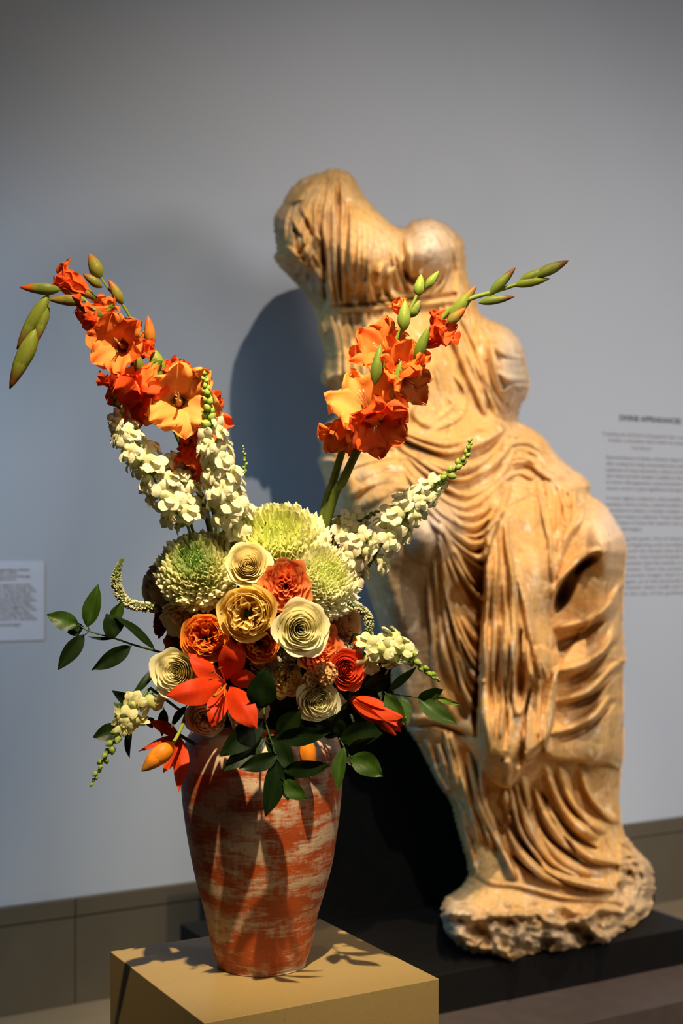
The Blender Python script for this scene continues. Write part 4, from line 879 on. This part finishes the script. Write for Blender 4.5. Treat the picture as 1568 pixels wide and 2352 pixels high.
# ---- gladioli, right pair
t, M0 = gladiolus('orange gladiolus rising right of the bouquet, shorter of the right pair', [(735,1212,2.15),(765,1105,2.12),(795,1010,2.10),(835,925,2.09),(875,850,2.08),(915,770,2.07),(945,705,2.06),(965,660,2.06)], 0.0075, ((0.07, 0.10, 0.015), (0.26, 0.34, 0.05)))
glad_flower(t, M0, 835, 915, 2.03, D(-0.25, 0.55, 0.8), 80, 0.85, 21, 2)
glad_flower(t, M0, 778, 1000, 2.08, D(-0.5, -0.75, 0.5), 56, 0.4, 22, 0, stretch=1.1)
glad_flower(t, M0, 872, 792, 2.09, D(-0.35, 0.25, 0.7), 64, 0.8, 23, 0)
glad_flower(t, M0, 925, 825, 2.02, D(0.15, 0.35, 0.9), 60, 0.6, 24, 0)
glad_flower(t, M0, 915, 702, 2.07, D(-0.4, 0.8, 0.4), 28, 0.3, 25, 0)
glad_bud(t, M0, 927, 762, 930, 688, 2.04, 2.04, 28, (0.20, 0.30, 0.04), (0.26, 0.32, 0.05))
glad_bud(t, M0, 940, 730, 965, 690, 2.07, 2.06, 24, (0.18, 0.26, 0.04), (0.24, 0.28, 0.05))
glad_bud(t, M0, 960, 682, 967, 630, 2.06, 2.06, 23, (0.26, 0.36, 0.05), (0.30, 0.40, 0.06))
glad_bud(t, M0, 978, 662, 1008, 622, 2.06, 2.06, 18, (0.24, 0.34, 0.05), (0.30, 0.38, 0.06))
glad_bud(t, M0, 860, 885, 874, 790, 2.02, 2.02, 26, (0.12, 0.17, 0.02), (0.16, 0.22, 0.03))
t, M0 = gladiolus('tallest orange gladiolus, its green bud tip reaching right across the statue', [(748,1206,2.13),(790,1100,2.09),(828,1020,2.07),(880,935,2.06),(930,855,2.06),(975,785,2.05),(1020,725,2.05),(1070,690,2.04),(1140,668,2.04),(1210,645,2.03),(1262,622,2.03)], 0.0078, ((0.07, 0.10, 0.015), (0.28, 0.36, 0.05)))
glad_flower(t, M0, 870, 985, 2.00, D(0.25, -0.50, 0.85), 76, 0.75, 31, 1)
glad_flower(t, M0, 950, 880, 2.02, D(0.75, -0.45, 0.6), 66, 0.65, 32, 0)
glad_flower(t, M0, 1008, 768, 2.03, D(0.75, 0.45, 0.5), 48, 0.28, 33, 1, stretch=1.15)
glad_flower(t, M0, 1005, 725, 2.06, D(0.3, 0.9, 0.3), 30, 0.2, 34, 1)
glad_bud(t, M0, 1030, 738, 1094, 655, 2.05, 2.04, 27, (0.20, 0.28, 0.04), (0.30, 0.34, 0.05), (0.34, 0.16, 0.04))
glad_bud(t, M0, 1025, 748, 1070, 706, 2.04, 2.03, 22, (0.20, 0.24, 0.04), (0.40, 0.20, 0.04), (0.70, 0.12, 0.02))
glad_bud(t, M0, 1122, 680, 1184, 614, 2.04, 2.03, 21, (0.16, 0.24, 0.03), (0.24, 0.28, 0.05), (0.22, 0.08, 0.02))
glad_bud(t, M0, 1098, 696, 1182, 681, 2.04, 2.03, 19, (0.16, 0.24, 0.03), (0.22, 0.26, 0.05), (0.22, 0.08, 0.02))
glad_bud(t, M0, 1178, 656, 1262, 640, 2.035, 2.03, 20, (0.20, 0.28, 0.03), (0.28, 0.32, 0.05))
glad_bud(t, M0, 1190, 648, 1262, 615, 2.035, 2.03, 20, (0.20, 0.28, 0.03), (0.28, 0.32, 0.05))
glad_bud(t, M0, 1228, 636, 1306, 598, 2.03, 2.03, 24, (0.24, 0.30, 0.04), (0.30, 0.28, 0.05), (0.24, 0.09, 0.03))
glad_bud(t, M0, 955, 830, 985, 750, 2.03, 2.02, 24, (0.12, 0.18, 0.02), (0.16, 0.22, 0.03))
glad_bud(t, M0, 905, 915, 920, 830, 2.02, 2.01, 24, (0.16, 0.22, 0.02), (0.18, 0.24, 0.03))

# ---- snapdragons
snapdragon('white snapdragon at the far left, its bud tip behind the orange gladiolus', [(248,866,2.050),(268,930,2.050),(285,985,2.040),(325,1050,2.040),(372,1130,2.050),(430,1205,2.070)], 18, 17, 0.041, 0.0045, 0.010, budfrac=0.36, seed=1)
snapdragon('white snapdragon standing upright in front of the left gladiolus stems', [(470,862,2.02),(478,930,2.02),(488,1010,2.03),(505,1090,2.05),(530,1170,2.07),(555,1245,2.10)], 20, 21, 0.045, 0.005, 0.013, budfrac=0.36, seed=2)
snapdragon('short white snapdragon between the two taller left ones', [(395,1040,2.080),(405,1090,2.080),(425,1150,2.080),(440,1210,2.090)], 4, 13, 0.038, 0.004, 0.009, budfrac=0.15, seed=3)
snapdragon('thin green snapdragon sprig standing above the top chrysanthemum', [(558,1026,2.18),(563,1062,2.18),(560,1110,2.18),(560,1180,2.18)], 9, 0, 0.028, 0.0028, 0.005, budfrac=0.55, seed=4, stemr=0.0012)
snapdragon('white snapdragon on the upper right, bud tip reaching across the statue', [(1080,1012,2.10),(1062,1058,2.10),(1010,1105,2.10),(955,1155,2.10),(895,1220,2.10),(830,1330,2.11)], 20, 17, 0.042, 0.0045, 0.011, budfrac=0.45, seed=5)
snapdragon('short white snapdragon just right of the green gladiolus stems', [(866,1176,2.14),(835,1190,2.14),(800,1205,2.14),(770,1240,2.14)], 9, 6, 0.038, 0.004, 0.009, budfrac=0.5, seed=6)
snapdragon('white snapdragon with pale blossoms packed beside the right chrysanthemum', [(850,1230,2.08),(820,1265,2.08),(795,1310,2.09),(780,1350,2.10)], 1, 10, 0.044, 0.004, 0.009, budfrac=0.08, seed=7, tint=((0.78, 0.68, 0.42), (0.84, 0.74, 0.54)))
snapdragon('snapdragon pointing right from the lower right with green bud tip', [(1006,1562,2.04),(968,1532,2.04),(925,1500,2.04),(880,1490,2.05),(838,1500,2.08)], 13, 8, 0.043, 0.0045, 0.012, budfrac=0.5, seed=8, tint=((0.70, 0.70, 0.30), (0.82, 0.80, 0.50)))
snapdragon('snapdragon hanging down at the lower left with green bud tip', [(212,1800,2.04),(238,1745,2.04),(270,1690,2.04),(302,1635,2.05),(345,1580,2.08)], 16, 6, 0.037, 0.005, 0.012, budfrac=0.62, seed=9, tint=((0.62, 0.62, 0.24), (0.78, 0.74, 0.42)))

# ---- curved white veronica spikes
def spike(label, path, rpx, seed, c0, c1):
    pts = [P(*s) for s in path]; sp = spline(pts, 50); t = thing('veronica_spike', label, 'flower spike', pts[-1]); M0 = t.matrix_basis.inverted(); r = random.Random(seed)
    m = coloured(tube(sp, lambda u: rpx/FPX*2.1*(0.25+0.35*min(u*4, 1)), 8), (0.08, 0.11, 0.03)); obj('stem', [M0 @ v for v in m[0]], m[1], MGREEN, t, True, m[2])
    L = []
    for i in range(520):
        u = r.random()**0.9; k = u*(len(sp)-1); j = min(int(k), len(sp)-2); p = sp[j].lerp(sp[j+1], k-j); tan = (sp[j]-sp[j+1]).normalized()
        a = r.uniform(0, 6.28); out = (frame(tan, Vector((0, 0, 0)), 1, a) @ Vector((1, 0, 0))).normalized()
        R = rpx/FPX*2.1*(0.30+0.7*min(u*3.0, 1)); ov = ovoid(R*0.62, R*0.17, 5, 4, lerp3(c0, c1, u*.5), lerp3(c0, c1, u*1.4+0.1))
        L.append(xf(ov, frame(out+tan*0.5, p+out*R*0.42)))
    V, F, Cc = join(*L); o = obj('florets', [M0 @ v for v in V], F, MPET, t, True, Cc); o['kind'] = 'stuff'
    m = coloured(tube([pts[-1], pts[-1].lerp(P(600, 1480, 2.2), 0.5)], 0.002, 6), (0.06, 0.10, 0.02)); obj('stalk', [M0 @ v for v in m[0]], m[1], MGREEN, t, True, m[2])
spike('curved white-tipped veronica spike rising at the left of the bouquet', [(282,1282,2.10),(270,1310,2.10),(268,1345,2.10),(285,1378,2.10),(315,1392,2.10),(362,1396,2.12)], 14, 5, (0.20, 0.28, 0.05), (0.84, 0.78, 0.55))
spike('curved white veronica spike bending down at the right of the bouquet', [(838,1488,2.06),(846,1450,2.06),(845,1420,2.06),(825,1398,2.06),(795,1385,2.06),(775,1378,2.06)], 13, 6, (0.26, 0.32, 0.08), (0.86, 0.80, 0.56))
# ---- frilly filler clusters
def cluster(label, blobs, c0, c1, seed, s=0.0030):
    t = thing('filler_cluster', label, 'filler flower', P(blobs[0][0], blobs[0][1], 2.08)); M0 = t.matrix_basis.inverted(); r = random.Random(seed); L = []
    for bx, by, bz, rp, n in blobs:
        for i in range(n):
            d = Vector((r.gauss(0, 1), r.gauss(0, 1), r.gauss(0, 1))).normalized(); c = P(bx, by, bz)+d*rp/FPX*bz*(0.85+0.25*r.random())
            for k in range(3):
                L.append(xf(petal(s*r.uniform(0.8, 1.4), s*1.1, 20, 80, 1, 0.2, 0.1, 3, 0.2, 0.9, i, 4, 4, c0, c1, 0, k*2.1), frame(d+D(0, 0, 0.4), c, 1, r.uniform(0, 6))))
        L.append(xf(ovoid(1, 0.5, 10, 7, c0, c0), Matrix.Translation(P(bx, by, bz)-UP*rp/FPX*bz*0.8) @ Matrix.Scale(rp/FPX*bz*1.6, 4)))
    V, F, Cc = join(*L); o = obj('florets', [M0 @ v for v in V], F, MPET, t, True, Cc); o['kind'] = 'stuff'
    stem_part(t, P(blobs[0][0], blobs[0][1], blobs[0][2]+0.01), (0.01, 0.02), 0.002)
cluster('frilly greyish white filler flowers below the small deep orange rose', [(600,1525,2.05,22,110), (632,1518,2.05,20,100), (662,1508,2.06,18,80), (618,1542,2.06,18,60)], (0.40, 0.34, 0.24), (0.62, 0.54, 0.42), 1)
cluster('beige crinkled filler cluster between the coral rose and lower white rose', [(748,1548,2.03,24,130), (712,1562,2.04,16,70), (735,1565,2.04,18,60)], (0.62, 0.36, 0.14), (0.78, 0.52, 0.24), 2, 0.0036)
cluster('small whitish filler flowers above the bright red-orange rose', [(792,1488,2.09,16,60)], (0.5, 0.42, 0.34), (0.72, 0.64, 0.52), 3)
# ---- ruscus and other leaves
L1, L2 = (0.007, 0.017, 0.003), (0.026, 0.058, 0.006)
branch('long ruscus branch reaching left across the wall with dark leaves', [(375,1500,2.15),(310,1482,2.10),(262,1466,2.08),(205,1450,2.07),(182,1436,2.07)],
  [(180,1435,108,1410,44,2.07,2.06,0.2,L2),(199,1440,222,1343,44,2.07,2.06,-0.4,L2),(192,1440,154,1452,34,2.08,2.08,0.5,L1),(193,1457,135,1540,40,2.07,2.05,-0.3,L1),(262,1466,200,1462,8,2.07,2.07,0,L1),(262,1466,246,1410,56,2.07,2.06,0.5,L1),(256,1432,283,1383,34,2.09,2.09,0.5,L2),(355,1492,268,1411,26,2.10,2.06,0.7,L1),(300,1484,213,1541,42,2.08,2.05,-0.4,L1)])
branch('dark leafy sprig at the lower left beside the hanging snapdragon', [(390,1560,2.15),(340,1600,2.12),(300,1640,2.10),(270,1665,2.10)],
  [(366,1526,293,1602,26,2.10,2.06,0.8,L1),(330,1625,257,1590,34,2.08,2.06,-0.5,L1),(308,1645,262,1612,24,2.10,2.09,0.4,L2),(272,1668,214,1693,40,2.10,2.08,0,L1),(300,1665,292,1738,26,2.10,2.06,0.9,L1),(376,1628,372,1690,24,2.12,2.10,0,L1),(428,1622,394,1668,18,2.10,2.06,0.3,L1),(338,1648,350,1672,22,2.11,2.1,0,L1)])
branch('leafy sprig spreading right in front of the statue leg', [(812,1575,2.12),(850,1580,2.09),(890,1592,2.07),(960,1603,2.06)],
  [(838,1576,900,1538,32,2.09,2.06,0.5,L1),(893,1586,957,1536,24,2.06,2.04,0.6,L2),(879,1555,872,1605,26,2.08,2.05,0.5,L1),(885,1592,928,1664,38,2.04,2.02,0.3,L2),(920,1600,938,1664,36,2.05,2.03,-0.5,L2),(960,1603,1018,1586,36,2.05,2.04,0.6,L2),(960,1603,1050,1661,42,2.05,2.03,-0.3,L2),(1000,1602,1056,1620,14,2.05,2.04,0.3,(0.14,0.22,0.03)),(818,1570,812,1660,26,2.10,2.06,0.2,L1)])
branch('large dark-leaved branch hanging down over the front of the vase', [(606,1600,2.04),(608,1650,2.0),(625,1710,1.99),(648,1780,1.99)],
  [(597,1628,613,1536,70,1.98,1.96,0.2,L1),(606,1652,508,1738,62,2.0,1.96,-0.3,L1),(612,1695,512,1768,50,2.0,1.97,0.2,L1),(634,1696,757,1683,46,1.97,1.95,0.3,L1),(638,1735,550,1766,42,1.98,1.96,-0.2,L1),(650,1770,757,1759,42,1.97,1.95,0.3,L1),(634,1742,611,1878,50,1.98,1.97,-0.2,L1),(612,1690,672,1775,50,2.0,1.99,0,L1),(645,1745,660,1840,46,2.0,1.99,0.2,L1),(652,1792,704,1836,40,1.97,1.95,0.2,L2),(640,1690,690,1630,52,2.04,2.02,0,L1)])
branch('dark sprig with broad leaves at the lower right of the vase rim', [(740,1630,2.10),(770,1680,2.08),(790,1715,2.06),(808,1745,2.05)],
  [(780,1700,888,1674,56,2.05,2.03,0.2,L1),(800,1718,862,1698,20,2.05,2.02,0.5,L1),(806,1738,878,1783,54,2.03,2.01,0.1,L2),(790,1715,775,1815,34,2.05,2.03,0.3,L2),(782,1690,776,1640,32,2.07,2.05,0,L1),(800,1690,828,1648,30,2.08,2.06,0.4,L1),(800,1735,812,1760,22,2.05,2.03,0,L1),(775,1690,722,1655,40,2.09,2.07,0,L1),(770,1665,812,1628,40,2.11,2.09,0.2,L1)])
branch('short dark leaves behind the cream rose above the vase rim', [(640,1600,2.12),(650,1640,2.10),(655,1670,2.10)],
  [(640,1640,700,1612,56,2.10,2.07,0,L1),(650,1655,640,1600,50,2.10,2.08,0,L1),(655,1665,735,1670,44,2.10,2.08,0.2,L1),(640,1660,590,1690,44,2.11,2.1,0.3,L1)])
